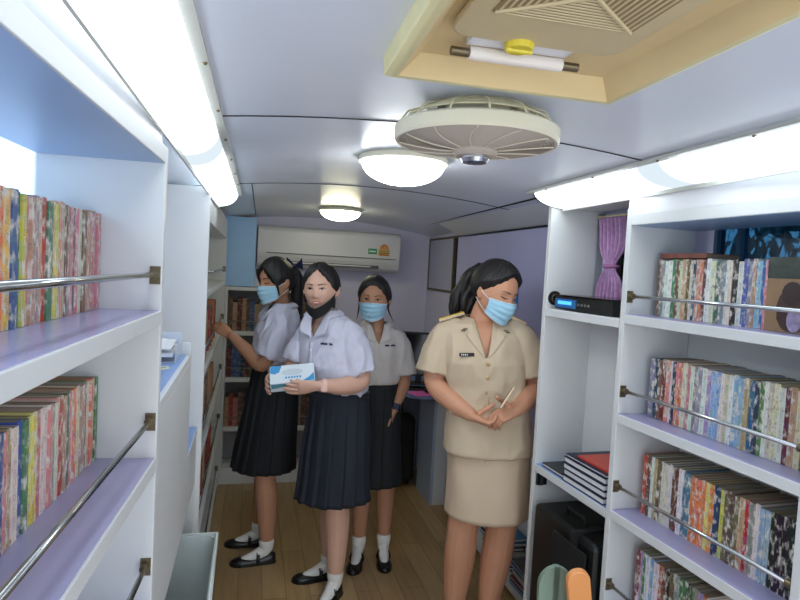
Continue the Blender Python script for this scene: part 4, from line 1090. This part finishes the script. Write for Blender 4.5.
def collar(parent, m, TM, neck, vz, vy, wid, tipw=1.0, name='collar', th=.004, z0=0, cut_notch=False, rx=.056, ry=.052, backh=.0):
    """fold-down collar in torso space (origin = neck base, -Y front): both wings run from the nape to the V"""
    for sx in (-1, 1):
        mb = MB(); N = 22
        def path(t):
            # t 0 nape, .6 side front, 1 V point
            if t < .62:
                a = pi/2-(t/.62)*(pi*.80); return Vector((cos(a)*rx*1.0, sin(a)*ry, z0+.030-.012*(t/.62)**2+backh*(1-t)))
            q = (t-.62)/.38; a = pi/2-pi*.80; p = Vector((cos(a)*rx, sin(a)*ry, z0+.018)); e = Vector((.006, vy, vz)); r_ = p.lerp(e, q)
            r_.y -= .010*sin(pi*q); return r_
        def fn(u, v):
            p = path(u); a = pi/2-min(u/.62, 1)*(pi*.80); out = Vector((cos(a), sin(a)*.9, -.62))
            if u > .55: out = out.lerp(Vector((.95, -.28, -.30)), min(1, (u-.55)/.3))
            w_ = wid*(1+.35*sstep(.45, .8, u)*tipw)*(1-sstep(.84, 1.0, u)*.96)
            if cut_notch: w_ = wid*(.62+.28*sstep(.3, .64, u)) if u < .67 else (wid*.42 if u < .70 else wid*1.30*max(0, 1-(u-.70)/.30)**.9+.001)
            q = p+out.normalized()*w_*v; q.z += .004*sin(pi*v); q += Vector((0, -.003, 0))*v
            return TM @ Vector((sx*q.x, q.y, q.z))
        mb.grid(N*(4 if cut_notch else 2), 7, fn); mb.build(name, m, parent, smooth=True, solid=th)

def folds(seed, amp=.004, sc=(14, 14, 7)):
    def f(co):
        p = Vector((co.x*sc[0], co.y*sc[1], co.z*sc[2]+seed))
        a = noise.noise(p); return amp*(1-abs(a)*3)+amp*.5*noise.noise(p*2.3)
    return f

def HMat(c, yaw, pitch=0, roll=0, k=1.0):
    return Matrix.Translation(c) @ Matrix.Rotation(R(yaw), 4, 'Z') @ Matrix.Rotation(R(pitch), 4, 'X') @ Matrix.Rotation(R(roll), 4, 'Y') @ Matrix.Diagonal((k, k, k, 1))
CY = R(-14.27)

# ---- the student holding the tissue box ------------------------------------------------
p1 = thing('person', 'person in front holding the blue and white box, black mask pulled under the chin', 'person', (.397, 2.706, 0), CY)
H1 = HMat((-.080, -.025, 1.447), -10, 3, -3, .93)
b = MB(); add_head(b, H1, 1.12)
limb(b, [(-.075, .0, 1.40, .046), (-.068, .005, 1.32, .043), (-.055, .01, 1.25, .055)])
yw1 = R(-22)
b.rings([(-.05, .01, 1.31, .05, .045, yw1), (-.045, .01, 1.27, .10, .06, yw1), (-.035, .005, 1.21, .125, .08, yw1), (-.02, 0, 1.08, .115, .085, yw1), (.0, 0, .99, .10, .078, yw1), (.024, 0, .90, .108, .082, yw1), (.024, 0, .82, .11, .085, yw1), (.024, 0, .76, .10, .08, yw1)], 32)
limb(b, [(.080, -.045, 1.235, .044), (.105, -.07, 1.14, .043), (.128, -.085, 1.045, .040), (.060, -.155, 1.030, .040), (-.03, -.225, 1.040, .0255)])      # image-right arm
limb(b, [(-.150, .05, 1.205, .042), (-.185, .03, 1.12, .038), (-.215, .0, 1.05, .033), (-.235, -.05, 1.045, .030), (-.256, -.078, 1.053, .022)])     # image-left arm
for pts in (((.062, -.015, .80, .066), (.055, -.025, .62, .066), (.042, -.035, .47, .058), (.046, -.02, .36, .058), (.048, -.015, .22, .048), (.048, -.015, .11, .036)),
            ((-.015, .03, .80, .066), (-.012, .07, .62, .064), (-.005, .10, .47, .055), (.0, .12, .36, .056), (-.003, .14, .22, .046), (-.004, .15, .11, .035))): limb(b, pts)
hand(b, (-.042, -.232, 1.041), (-.96, -.22, -.12), (.0, .90, .42), 1, curls=((8, 10, 10), (8, 12, 12), (10, 14, 14), (12, 16, 16)), tdir=(-.80, -.34, .42), size=.95, tcurl=15)
hand(b, (-.262, -.085, 1.055), (-.22, -.90, -.36), (1, -.20, .0), -1, curl=(14, 22, 18), tdir=(.45, -.50, .75), size=.92)
remeshed(b, 'body', 'skin3', p1, .0034, 1)
eyes(p1, H1, -.0005, .62, 1.12); mouth(p1, H1, .6, 1.12); chin_mask(p1, H1)
hl = [(0, 50), (14, 43), (30, 30), (48, 14), (62, -2), (76, -10), (90, -14), (110, -28), (140, -42), (180, -46)]
hair_cap(p1, H1, hl, .014, part=0, seed=1, fat=1.12)
m = MB(); strand_bundle(m, [H1 @ Vector((0, .105, -.02)), H1 @ Vector((0, .125, -.06)), H1 @ Vector((.0, .115, -.13)), H1 @ Vector((0, .10, -.20))], [.022, .030, .026, .008], seed=3); m.build('ponytail', 'hair', p1, smooth=True)
s_ = MB()
s_.rings([(-.064, .012, 1.358, .052, .050, yw1), (-.058, .012, 1.330, .074, .060, yw1), (-.048, .012, 1.302, .116, .078, yw1), (-.040, .01, 1.250, .146, .094, yw1), (-.032, .0, 1.17, .150, .106, yw1), (-.02, -.005, 1.10, .150, .112, yw1), (.005, -.002, 1.03, .145, .110, yw1), (.018, 0, .997, .139, .106, yw1), (.026, 0, .980, .126, .096, yw1), (.026, 0, .945, .112, .086, yw1)], 48, ex=2.2)
sleeve(s_, [(.045, -.035, 1.262, .050), (.078, -.052, 1.225, .058), (.104, -.068, 1.16, .065), (.122, -.078, 1.095, .068), (.128, -.08, 1.077, .070)])
sleeve(s_, [(-.125, .045, 1.25, .048), (-.152, .045, 1.21, .055), (-.178, .035, 1.15, .060), (-.190, .028, 1.10, .062)])
TM1 = Matrix.Translation((-.062, .012, 1.322)) @ Matrix.Rotation(yw1, 4, 'Z')
TI1 = TM1.inverted()
def vcut(TI, zv, k, zt=.08):
    def f(co):
        q = TI @ co; return q.y < -.005 and q.z > zv and abs(q.x) < (q.z-zv)*k+.001 or (q.z > .028 and abs(q.x) < .075 and abs(q.y) < .08)
    return f
remeshed(s_, 'shirt', 'shirt', p1, .005, 3, folds(1.3, .007, (17, 17, 9)), vcut(TI1, -.095, .36))
collar(p1, 'shirt', TM1, None, -.098, -.106, .040, rx=.060, ry=.056)
# placket, buttons and the small navy name stitching
def on_torso(TM, x, z, y): return TM @ Vector((x, y, z))
m = MB(); m.grid(3, 16, lambda u, v: on_torso(TM1, -.008+.016*u, -.115-.20*v, -.112-.004*sin(v*3)+.0)); m.build('placket', 'shirt', p1, smooth=True, solid=.003)
for k in range(3): MB().ball(on_torso(TM1, 0, -.15-.06*k, -.1175), .0045, .003, .0045, 10, 6).build('button', 'white', p1)
for k in range(7):
    if k == 4: continue
    MB().box(-.0035, .0035, -.001, .001, -.004, .004+.002*(k % 2), TM1 @ Matrix.Translation((.050+.008*k, -.1105+.0016*k, -.118)) @ Matrix.Rotation(R(14), 4, 'Z')).build('name_stitching', 'navy_ribbon', p1)
skirt(p1, 'navy', (.026, 0, .975, .137, .106), (.015, .0, .468, .172, .146), n=16, amp=.011, seed=1)
m = MB(); m.rings([(.026, 0, .952, .139, .108), (.026, 0, .978, .138, .107)], 48); m.build('belt', 'black', p1, smooth=False)
shoe(p1, (.048, -.015), (.0, -.13), k=.98); shoe(p1, (-.004, .15), (-.14, .10), k=.98)
w_ = MB(); ax = Vector((-.95, -.30, -.02)).normalized(); wc = Vector((-.022, -.217, 1.040))
w_.tube([wc-ax*.009, wc+ax*.009], .0295, 20); wo = w_.build('wristwatch', 'watch_pink', p1, smooth=False, bevel=.002)
MB().box(-.014, .014, -.006, .004, -.016, .016, Matrix.Translation(wc+Vector((.004, -.026, -.006)))).build('watch_face', 'watch_pink', wo, bevel=.003)
# the box in the student's hands
tb = thing('tissue_box', 'white and blue tissue box held in both hands of the front student', 'box', (0, 0, 0)); 
def W(person, v): return Matrix.Translation(person.location) @ Matrix.Rotation(person.rotation_euler.z, 4, 'Z') @ Vector(v)
TB = Matrix.Translation(W(p1, (-.165, -.180, 1.060))) @ Matrix.Rotation(CY+R(14), 4, 'Z') @ Matrix.Rotation(R(36), 4, 'X') @ Matrix.Rotation(R(-9), 4, 'Y')
tb.matrix_world = TB
MB().box(-.095, .095, -.052, .052, -.026, .026).build('carton', 'tissue_white', tb, bevel=.002)
def flatpoly(nm, mm, pts, face, parent):
    e = .0007
    if face == 'top': vs = [(x, y, .0262) for x, y in pts]+[(x, y, .0262+e) for x, y in pts]
    else: vs = [(x, -.0522, z) for x, z in pts]+[(x, -.0522-e, z) for x, z in pts]
    n = len(pts); MB().add(vs, [tuple(range(n)), tuple(range(n, 2*n))[::-1]]+[(i, (i+1) % n, n+(i+1) % n, n+i) for i in range(n)]).build(nm, mm, parent)
flatpoly('printed_corner', 'tissue_blue', [(-.093, .050), (-.093, .010), (-.075, .002), (-.055, .012), (-.045, .050)], 'top', tb)
flatpoly('printed_corner', 'tissue_blue', [(.093, -.050), (.093, -.005), (.070, -.030), (.040, -.050)], 'top', tb)
flatpoly('printed_panel', 'teal', [(-.090, .022), (-.010, .022), (-.03, .004), (-.090, -.006)], 'front', tb)
flatpoly('printed_panel', 'teal', [(.03, -.022), (.092, -.022), (.092, .01), (.06, -.008)], 'front', tb)
flatpoly('opening', mat('tissue_slot', (206, 218, 226), .6), [(.045*cos(2*pi*i/24), .008+.018*sin(2*pi*i/24)) for i in range(24)], 'top', tb)
for k in range(6):
    x = -.03+.012*k; flatpoly('lettering', 'tissue_blue', [(x, -.028), (x+.008, -.028), (x+.008, -.018), (x, -.018)], 'top', tb)

# ---- the student on the left, reaching for a shelf -------------------------------------
p2 = thing('person', 'person on the left in school uniform reaching toward the shelf, navy ribbon in the ponytail', 'person', (.146, 3.079, 0), CY)
H2 = HMat((-.020, .0, 1.462), -44, 10, 0, .95)
b = MB(); add_head(b, H2, 1.08)
limb(b, [(-.012, .01, 1.41, .045), (.008, .02, 1.33, .043), (.01, .01, 1.26, .055)])
yw2 = R(-62)
b.rings([(.005, .01, 1.33, .05, .045, yw2), (.0, .01, 1.29, .10, .06, yw2), (-.01, .0, 1.22, .12, .08, yw2), (-.01, 0, 1.09, .115, .085, yw2), (.0, 0, 1.02, .10, .08, yw2), (-.005, 0, .94, .095, .085, yw2), (-.01, 0, .84, .095, .085, yw2), (-.015, 0, .78, .09, .08, yw2)], 32)
limb(b, [(.030, -.080, 1.245, .044), (.0, -.115, 1.14, .042), (-.050, -.115, 1.045, .038), (-.135, -.055, 1.095, .036), (-.235, .0, 1.165, .023)])
limb(b, [(-.045, .11, 1.235, .042), (-.08, .14, 1.13, .038), (-.08, .15, 1.03, .034), (-.08, .14, .94, .030), (-.08, .13, .86, .022)])
for pts in (((-.01, -.035, .80, .065), (-.02, -.04, .62, .064), (-.025, -.045, .47, .054), (-.015, -.04, .36, .057), (-.008, -.035, .22, .046), (-.006, -.03, .11, .035)),
            ((-.015, .04, .80, .065), (-.04, .07, .62, .064), (-.06, .10, .47, .050), (-.07, .12, .36, .050), (-.085, .14, .22, .040), (-.09, .15, .11, .032))): limb(b, pts)
hand(b, (-.240, .003, 1.168), (-.82, .28, .42), (.20, .75, -.35), 1, curl=(10, 16, 14), tdir=(-.7, .35, .30), size=.88)
hand(b, (-.08, .13, .855), (0, -.05, -1), (.2, -1, 0), 1, curl=(20, 24, 20), size=.9)
remeshed(b, 'body', 'skin2', p2, .0036, 1)
eyes(p2, H2, 0, .1, 1.08); face_mask(p2, H2, 1.08)
hl2 = ([(0, 34), (18, 24), (36, 12), (55, 2), (72, -10), (90, -12), (110, -30), (140, -44), (180, -48)], [(0, 34), (18, 22), (34, 8), (50, -8), (64, -18), (80, -8), (92, -10), (110, -30), (140, -44), (180, -48)])
hair_cap(p2, H2, hl2, .015, seed=2, fat=1.08)
m = MB(); strand_bundle(m, [H2 @ Vector(v) for v in ((0, .095, .055), (0, .128, .03), (0, .135, -.04), (-.005, .125, -.13), (-.01, .115, -.21), (-.01, .11, -.27))], [.016, .026, .031, .028, .022, .006], seed=5, wav=.002); m.build('ponytail', 'hair', p2, smooth=True)
for sx in (-1, 1):   # loose locks at the temples
    m = MB(); strand_bundle(m, [H2 @ Vector((sx*.045, -.082, .070)), H2 @ Vector((sx*.066, -.066, .030)), H2 @ Vector((sx*.075, -.048, -.02)), H2 @ Vector((sx*.074, -.040, -.07))], [.006, .009, .007, .002], n=10, seed=6); m.build('loose_lock', 'hair', p2, smooth=True)
rb = MB()
for sx in (-1, 1):
    rb.grid(10, 6, lambda u, v: H2 @ Vector((sx*(.006+.066*u), .128+.006*sin(u*3), .062+(v-.5)*(.016+.050*u)+.014*u)))
    rb.grid(10, 4, lambda u, v: H2 @ Vector((sx*(.006+.032*u)+(v-.5)*.022, .138+.016*u, .052-.085*u)))
rb.ball(H2 @ Vector((0, .132, .060)), .012, .012, .012)
rb.build('hair_ribbon', 'navy_ribbon', p2, smooth=True, solid=.002)
s_ = MB()
s_.rings([(.012, .014, 1.360, .050, .048, yw2), (.012, .012, 1.338, .076, .062, yw2), (.008, .012, 1.312, .114, .078, yw2), (.004, .005, 1.262, .140, .094, yw2), (-.006, .0, 1.17, .148, .108, yw2), (-.008, -.0, 1.11, .146, .112, yw2), (-.004, -.0, 1.08, .140, .112, yw2), (.0, 0, 1.052, .126, .108, yw2), (.0, 0, 1.036, .108, .098, yw2), (.0, 0, 1.005, .098, .090, yw2)], 48, ex=2.2)
sleeve(s_, [(.030, -.050, 1.285, .048), (.032, -.082, 1.245, .057), (.014, -.105, 1.18, .064), (-.010, -.114, 1.11, .068), (-.018, -.115, 1.09, .069)])
sleeve(s_, [(-.030, .080, 1.28, .046), (-.055, .115, 1.22, .054), (-.078, .138, 1.14, .058)])
TM2 = Matrix.Translation((.012, .013, 1.322)) @ Matrix.Rotation(yw2, 4, 'Z')
remeshed(s_, 'shirt', 'shirt', p2, .005, 3, folds(5.3, .007, (17, 17, 9)), vcut(TM2.inverted(), -.07, .36))
collar(p2, 'shirt', TM2, None, -.072, -.100, .036, rx=.060, ry=.056)
skirt(p2, 'black_skirt', (0, 0, 1.035, .118, .108), (-.050, .03, .485, .168, .160), n=16, amp=.009, seed=2)
m = MB(); m.rings([(0, 0, 1.010, .120, .110), (0, 0, 1.040, .119, .109)], 48); bl = m.build('belt', 'black', p2)
MB().box(-.02, .02, -.012, 0, -.016, .016, Matrix.Translation((.0, -.108, 1.025))).build('buckle', 'silver', bl, bevel=.002)
shoe(p2, (-.006, -.03), (-.15, -.075), k=.98); shoe(p2, (-.09, .15), (-.22, .13), k=.98)

# ---- the student behind, facing the camera ----------------------------------------------
p3 = thing('person', 'person behind the others in school uniform with a blue mask and navy wristwatch', 'person', (.669, 3.008, 0), CY)
H3 = HMat((-.040, -.01, 1.394), -6, 4, 0, .96)
b = MB(); add_head(b, H3, 1.08)
limb(b, [(-.038, .01, 1.34, .046), (-.030, .015, 1.27, .043), (-.02, .015, 1.20, .055)])
yw3 = R(12)
b.rings([(-.02, .01, 1.22, .05, .045, yw3), (-.015, .01, 1.19, .11, .07, yw3), (-.01, 0, 1.13, .125, .085, yw3), (-.0, 0, 1.03, .11, .085, yw3), (.0, 0, .95, .105, .08, yw3), (.0, 0, .88, .095, .08, yw3), (.0, 0, .78, .10, .085, yw3), (.0, 0, .72, .095, .08, yw3)], 32)
limb(b, [(.100, .0, 1.165, .041), (.125, .0, 1.07, .038), (.138, -.01, .97, .033), (.118, -.03, .90, .031), (.092, -.055, .825, .021)])
limb(b, [(-.125, .0, 1.165, .041), (-.155, .02, 1.07, .038), (-.165, .02, .97, .033), (-.155, .0, .89, .030), (-.145, -.03, .82, .021)])
for pts in (((-.045, .0, .76, .064), (-.050, -.01, .60, .062), (-.053, -.015, .46, .050), (-.055, -.01, .35, .050), (-.057, -.01, .22, .041), (-.057, -.01, .11, .032)),
            ((.045, .01, .76, .064), (.056, .02, .60, .062), (.068, .025, .46, .050), (.070, .03, .35, .050), (.073, .03, .22, .041), (.074, .03, .11, .032))): limb(b, pts)
hand(b, (.090, -.057, .820), (-.22, -.12, -.95), (-.9, .2, .2), 1, curl=(18, 22, 18), size=.92)
hand(b, (-.144, -.032, .815), (.1, -.15, -.95), (.9, .1, .1), -1, curl=(18, 22, 18), size=.92)
remeshed(b, 'body', 'skin2', p3, .0036, 1)
eyes(p3, H3, 0, .65, 1.08); face_mask(p3, H3, 1.08)
hl3 = [(0, 40), (16, 38), (34, 28), (52, 12), (68, -4), (82, -8), (92, -14), (112, -30), (140, -42), (180, -46)]
hair_cap(p3, H3, hl3, .015, seed=3, fat=1.08)
for sx, e in ((-1, 0), (1, 1)):
    m = MB(); strand_bundle(m, [H3 @ Vector(v) for v in ((sx*.060, -.035, .060), (sx*.076, -.030, .01), (sx*.082, -.015, -.06), (sx*(.092+.02*e), -.01, -.12))], [.004, .005, .004, .001], n=8, seed=8); m.build('loose_lock', 'hair', p3, smooth=True)
m = MB(); strand_bundle(m, [H3 @ Vector(v) for v in ((0, .10, -.02), (.0, .12, -.07), (.01, .115, -.15), (.01, .11, -.23))], [.02, .03, .026, .006], seed=9); m.build('ponytail', 'hair', p3, smooth=True)
s_ = MB()
s_.rings([(-.027, .012, 1.284, .050, .048, yw3), (-.024, .012, 1.262, .076, .062, yw3), (-.018, .012, 1.228, .112, .078, yw3), (-.012, .008, 1.178, .136, .092, yw3), (-.008, .0, 1.11, .140, .104, yw3), (-.004, -.002, 1.05, .134, .106, yw3), (.0, -.0, .99, .122, .100, yw3), (.0, 0, .972, .118, .098, yw3), (.0, 0, .955, .104, .088, yw3), (.0, 0, .925, .094, .082, yw3)], 48, ex=2.2)
sleeve(s_, [(.075, .0, 1.205, .044), (.100, .0, 1.168, .052), (.118, -.003, 1.10, .058), (.132, -.006, 1.025, .061), (.134, -.006, 1.01, .062)])
sleeve(s_, [(-.105, .0, 1.20, .044), (-.132, .005, 1.165, .052), (-.148, .01, 1.10, .058), (-.158, .016, 1.03, .061)])
TM3 = Matrix.Translation((-.025, .012, 1.246)) @ Matrix.Rotation(yw3, 4, 'Z')
remeshed(s_, 'shirt', 'shirt_b', p3, .005, 3, folds(9.1, .006, (17, 17, 9)), vcut(TM3.inverted(), -.075, .42))
collar(p3, 'shirt_b', TM3, None, -.078, -.098, .034, rx=.058, ry=.054)
for k in range(7):
    if k == 3: continue
    MB().box(-.0035, .0035, -.001, .001, -.004, .004+.002*(k % 2), TM3 @ Matrix.Translation((.036+.008*k, -.1075+.0018*k, -.085)) @ Matrix.Rotation(R(12), 4, 'Z')).build('name_stitching', 'navy_ribbon', p3)
skirt(p3, 'black_skirt', (0, 0, .955, .113, .096), (-.005, .0, .430, .156, .146), n=16, amp=.009, seed=3)
m = MB(); m.rings([(0, 0, .930, .115, .098), (0, 0, .957, .114, .097)], 48); m.build('belt', 'black', p3)
shoe(p3, (-.057, -.01), (-.070, -.14), k=.95); shoe(p3, (.074, .03), (.088, -.10), k=.95)
ax = Vector((-.26, -.25, -.75)).normalized(); wc = Vector((.099, -.048, .848))
wo = MB().tube([wc-ax*.010, wc+ax*.010], .0265, 20).build('wristwatch', 'watch_navy', p3, bevel=.002)
MB().box(-.016, .016, -.008, .004, -.016, .016, Matrix.Translation(wc+Vector((.004, -.024, .0))) @ Matrix.Rotation(R(12), 4, 'Y')).build('watch_face', 'watch_navy', wo, bevel=.003)

# ---- the teacher ------------------------------------------------------------------------
p4 = thing('person', 'person in khaki uniform looking down to the side with hands clasped, gold shoulder boards', 'person', (.985, 2.300, 0), CY)
H4 = HMat((.008, -.035, 1.482), 36, 18, 7, .98)
b = MB(); add_head(b, H4, 1.10)
limb(b, [(-.010, .0, 1.45, .052), (-.035, .01, 1.38, .051), (-.038, .015, 1.31, .064)])
yw4 = R(4)
b.rings([(-.038, .015, 1.36, .06, .055, yw4), (-.038, .015, 1.33, .13, .08, yw4), (-.035, .01, 1.26, .155, .10, yw4), (-.02, 0, 1.15, .155, .115, yw4), (-.005, 0, 1.05, .15, .11, yw4), (.01, 0, .94, .15, .115, yw4), (.02, 0, .84, .14, .11, yw4), (.02, 0, .76, .13, .10, yw4)], 32)
limb(b, [(-.190, .0, 1.29, .050), (-.218, .0, 1.18, .049), (-.222, -.015, 1.085, .044), (-.155, -.085, 1.03, .042), (-.080, -.14, .988, .027)])
limb(b, [(.130, .0, 1.30, .050), (.182, .0, 1.19, .050), (.200, -.015, 1.09, .046), (.150, -.085, 1.05, .042), (.100, -.145, 1.020, .027)])
for pts in (((-.045, .0, .80, .080), (-.055, -.01, .62, .078), (-.070, -.02, .48, .066), (-.074, -.01, .36, .067), (-.080, .0, .22, .055), (-.084, .0, .10, .037), (-.084, -.01, .05, .034)),
            ((.105, .0, .80, .080), (.100, -.01, .62, .078), (.092, -.02, .48, .066), (.082, -.01, .36, .067), (.068, .0, .22, .055), (.062, .0, .10, .037), (.062, -.01, .05, .034))): limb(b, pts)
# her right hand (image left) palm up under, her left hand folded over it
hand(b, (-.085, -.142, .985), (.90, -.28, -.28), (.15, .25, 1), -1, curls=((40, 40, 25), (34, 42, 28), (30, 42, 30), (28, 40, 30)), size=.98, tdir=(.75, -.05, .62))
hand(b, (.103, -.148, 1.018), (-.90, -.30, -.25), (-.1, .45, -.95), -1, curls=((26, 36, 24), (30, 38, 26), (34, 40, 28), (36, 40, 28)), size=.98, tdir=(-.62, -.30, .62))
remeshed(b, 'body', 'skin4', p4, .0036, 1)
eyes(p4, H4, 0, .1, 1.10); face_mask(p4, H4, 1.10)
hl4 = [(0, 46), (16, 42), (34, 32), (52, 20), (66, 10), (80, 2), (92, -6), (106, -26), (140, -40), (180, -44)]
hair_cap(p4, H4, hl4, .018, seed=4, fat=1.10, extra=lambda d, e: .014*sstep(50, 140, abs(d))*sstep(-30, 20, e)*sstep(95, 50, e))
m = MB(); rdp = random.Random(44)
for i in range(16):
    ox, oz, oy = rdp.uniform(-.026, .026), rdp.uniform(-.02, .02), rdp.uniform(-.012, .018)
    L2 = rdp.uniform(.85, 1.12)
    strand_bundle(m, [H4 @ Vector(v) for v in ((ox*.5, .090, .050+oz*.6), (ox, .122+oy, .045+oz), (ox*1.3-.006, .138+oy*1.6, -.005+oz*.7), (ox*1.6-.014, .136+oy*2, -.07*L2), (ox*1.7-.022, .128+oy*2, -.130*L2), (ox*1.3-.028, .118+oy*2, -.185*L2))],
                  [.012, .018, .020, .019, .014, .003], n=12, wav=.004, seed=50+i)
m.build('ponytail', 'hair', p4, smooth=True)
s_ = MB()
s_.rings([(-.040, .018, 1.385, .054, .052, yw4), (-.040, .018, 1.362, .088, .072, yw4), (-.040, .016, 1.345, .140, .088, yw4), (-.038, .012, 1.305, .172, .104, yw4), (-.034, .004, 1.25, .178, .122, yw4), (-.026, -.004, 1.19, .178, .134, yw4), (-.014, -.004, 1.11, .170, .130, yw4), (.0, -.002, 1.03, .168, .128, yw4), (.010, 0, .95, .178, .136, yw4), (.018, 0, .87, .186, .146, yw4), (.020, 0, .83, .190, .150, yw4), (.020, 0, .812, .191, .151, yw4)], 56, ex=2.3)
sleeve(s_, [(-.150, .0, 1.318, .050), (-.186, .0, 1.285, .058), (-.212, -.002, 1.22, .066), (-.228, -.006, 1.15, .074), (-.232, -.008, 1.128, .077)])
sleeve(s_, [(.090, .0, 1.32, .050), (.132, .0, 1.29, .058), (.165, -.002, 1.23, .066), (.188, -.006, 1.16, .074), (.194, -.008, 1.138, .077)])
TM4 = Matrix.Translation((-.040, .018, 1.345)) @ Matrix.Rotation(yw4, 4, 'Z')
remeshed(s_, 'jacket', 'khaki', p4, .0055, 3, folds(3.7, .005, (12, 12, 8)), vcut(TM4.inverted(), -.125, .40))
collar(p4, 'khaki', TM4, None, -.128, -.150, .050, rx=.066, ry=.062, cut_notch=True, th=.005)
def TF(x, z, y=-.150): return TM4 @ Vector((x, y, z))
for k, (zz, yy) in enumerate(((-.150, -.158), (-.205, -.156), (-.265, -.152), (-.325, -.150))):
    MB().ball(TF(.006, zz, yy), .009, .006, .009, 14, 8).build('button', mat('khaki_button', (188, 160, 116), .35) if k == 0 else bpy.data.materials['khaki_button'], p4, smooth=True)
m = MB(); m.grid(3, 20, lambda u, v: TF(.018+.003*u, -.13-.43*v, -.149-.006*sin(v*2.6)+.006*math.exp(-((v-.55)/.25)**2))); m.build('front_seam', mat('seam_khaki', (166, 140, 100), .8), p4, solid=.002)
MB().box(-.030, .030, -.003, .003, -.007, .007, TM4 @ Matrix.Translation((-.080, -.143, -.118)) @ Matrix.Rotation(R(-8), 4, 'Z') @ Matrix.Rotation(R(-4), 4, 'Y')).build('name_plate', 'dark', p4, bevel=.001)
for k in range(6): MB().box(-.002, .002, -.0008, .0008, -.003, .003, TM4 @ Matrix.Translation((-.101+.008*k, -.1475+.0006*k, -.118))).build('plate_lettering', 'white', p4)
for sx in (-1, 1):   # lapel pins
    m = MB(); m.box(-.014, .014, -.002, .002, -.003, .003, TM4 @ Matrix.Translation((sx*.088, -.098, -.022)) @ Matrix.Rotation(R(sx*20), 4, 'Y')); m.ball(TM4 @ Vector((sx*.088, -.100, -.022)), .006, .003, .007); m.build('lapel_pin', 'brass', p4)
for sx, cx in ((-1, -.168), (1, .092)):   # shoulder boards
    base = Matrix.Translation((cx, .0, 1.366 if sx < 0 else 1.372)) @ Matrix.Rotation(R(sx*20), 4, 'Y')
    sb = MB().box(-.055, .055, -.022, .022, -.005, .004, base).build('shoulder_board', 'khaki', p4, bevel=.002)
    for yy in (-.016, .016): MB().box(-.053, .053, yy-.0035, yy+.0035, .004, .007, base).build('gold_stripe', 'gold', sb)
    MB().box(-.004, .030, -.006, .006, .004, .0075, base).build('gold_stripe', 'gold', sb)
    MB().ball(base @ Vector((-sx*.044, 0, .006)), .006, .006, .004).build('board_button', 'gold', sb)
# pocket flap and crease on the jacket front
for sx in (-1,):
    m = MB(); m.grid(8, 4, lambda u, v: TF(-.135+.085*u, -.345-.012*v, -.124-.028*u+.0)); m.build('pocket_flap', 'khaki', p4, smooth=True, solid=.004)
skirt(p4, 'khaki_skirt', (.022, 0, .92, .170, .132), (.028, .0, .535, .176, .140), n=0, amp=.004, seed=4, flare=1.0)
shoe(p4, (-.084, .0), (-.10, -.16), k=1.02, style='pump', skin='bare'); shoe(p4, (.062, .0), (.075, -.16), k=1.02, style='pump', skin='bare')
ph = thing('phone', 'gold-edged phone held between the teacher\'s hands', 'phone')
ph.matrix_world = Matrix.Translation(W(p4, (.050, -.198, 1.080))) @ Matrix.Rotation(CY, 4, 'Z') @ Matrix.Rotation(R(30), 4, 'Y') @ Matrix.Rotation(R(78), 4, 'Z')
MB().box(-.030, .030, -.004, .004, -.048, .048).build('body', mat('pale_gold', (226, 204, 172), .35, .2), ph, bevel=.003)
MB().box(-.027, .027, .0041, .0048, -.044, .044).build('screen', 'black_gloss', ph)

# ------------------------------------------------------------------ light
wd = bpy.data.worlds.new('world'); bpy.context.scene.world = wd; wd.use_nodes = True
bg = wd.node_tree.nodes['Background']; bg.inputs[0].default_value = (.84, .92, 1.0, 1); bg.inputs[1].default_value = 1.75
vs = bpy.context.scene.view_settings
vs.view_transform = 'Standard'; vs.look = 'None'; vs.exposure = 0.6; vs.gamma = 1
vs.use_curve_mapping = False
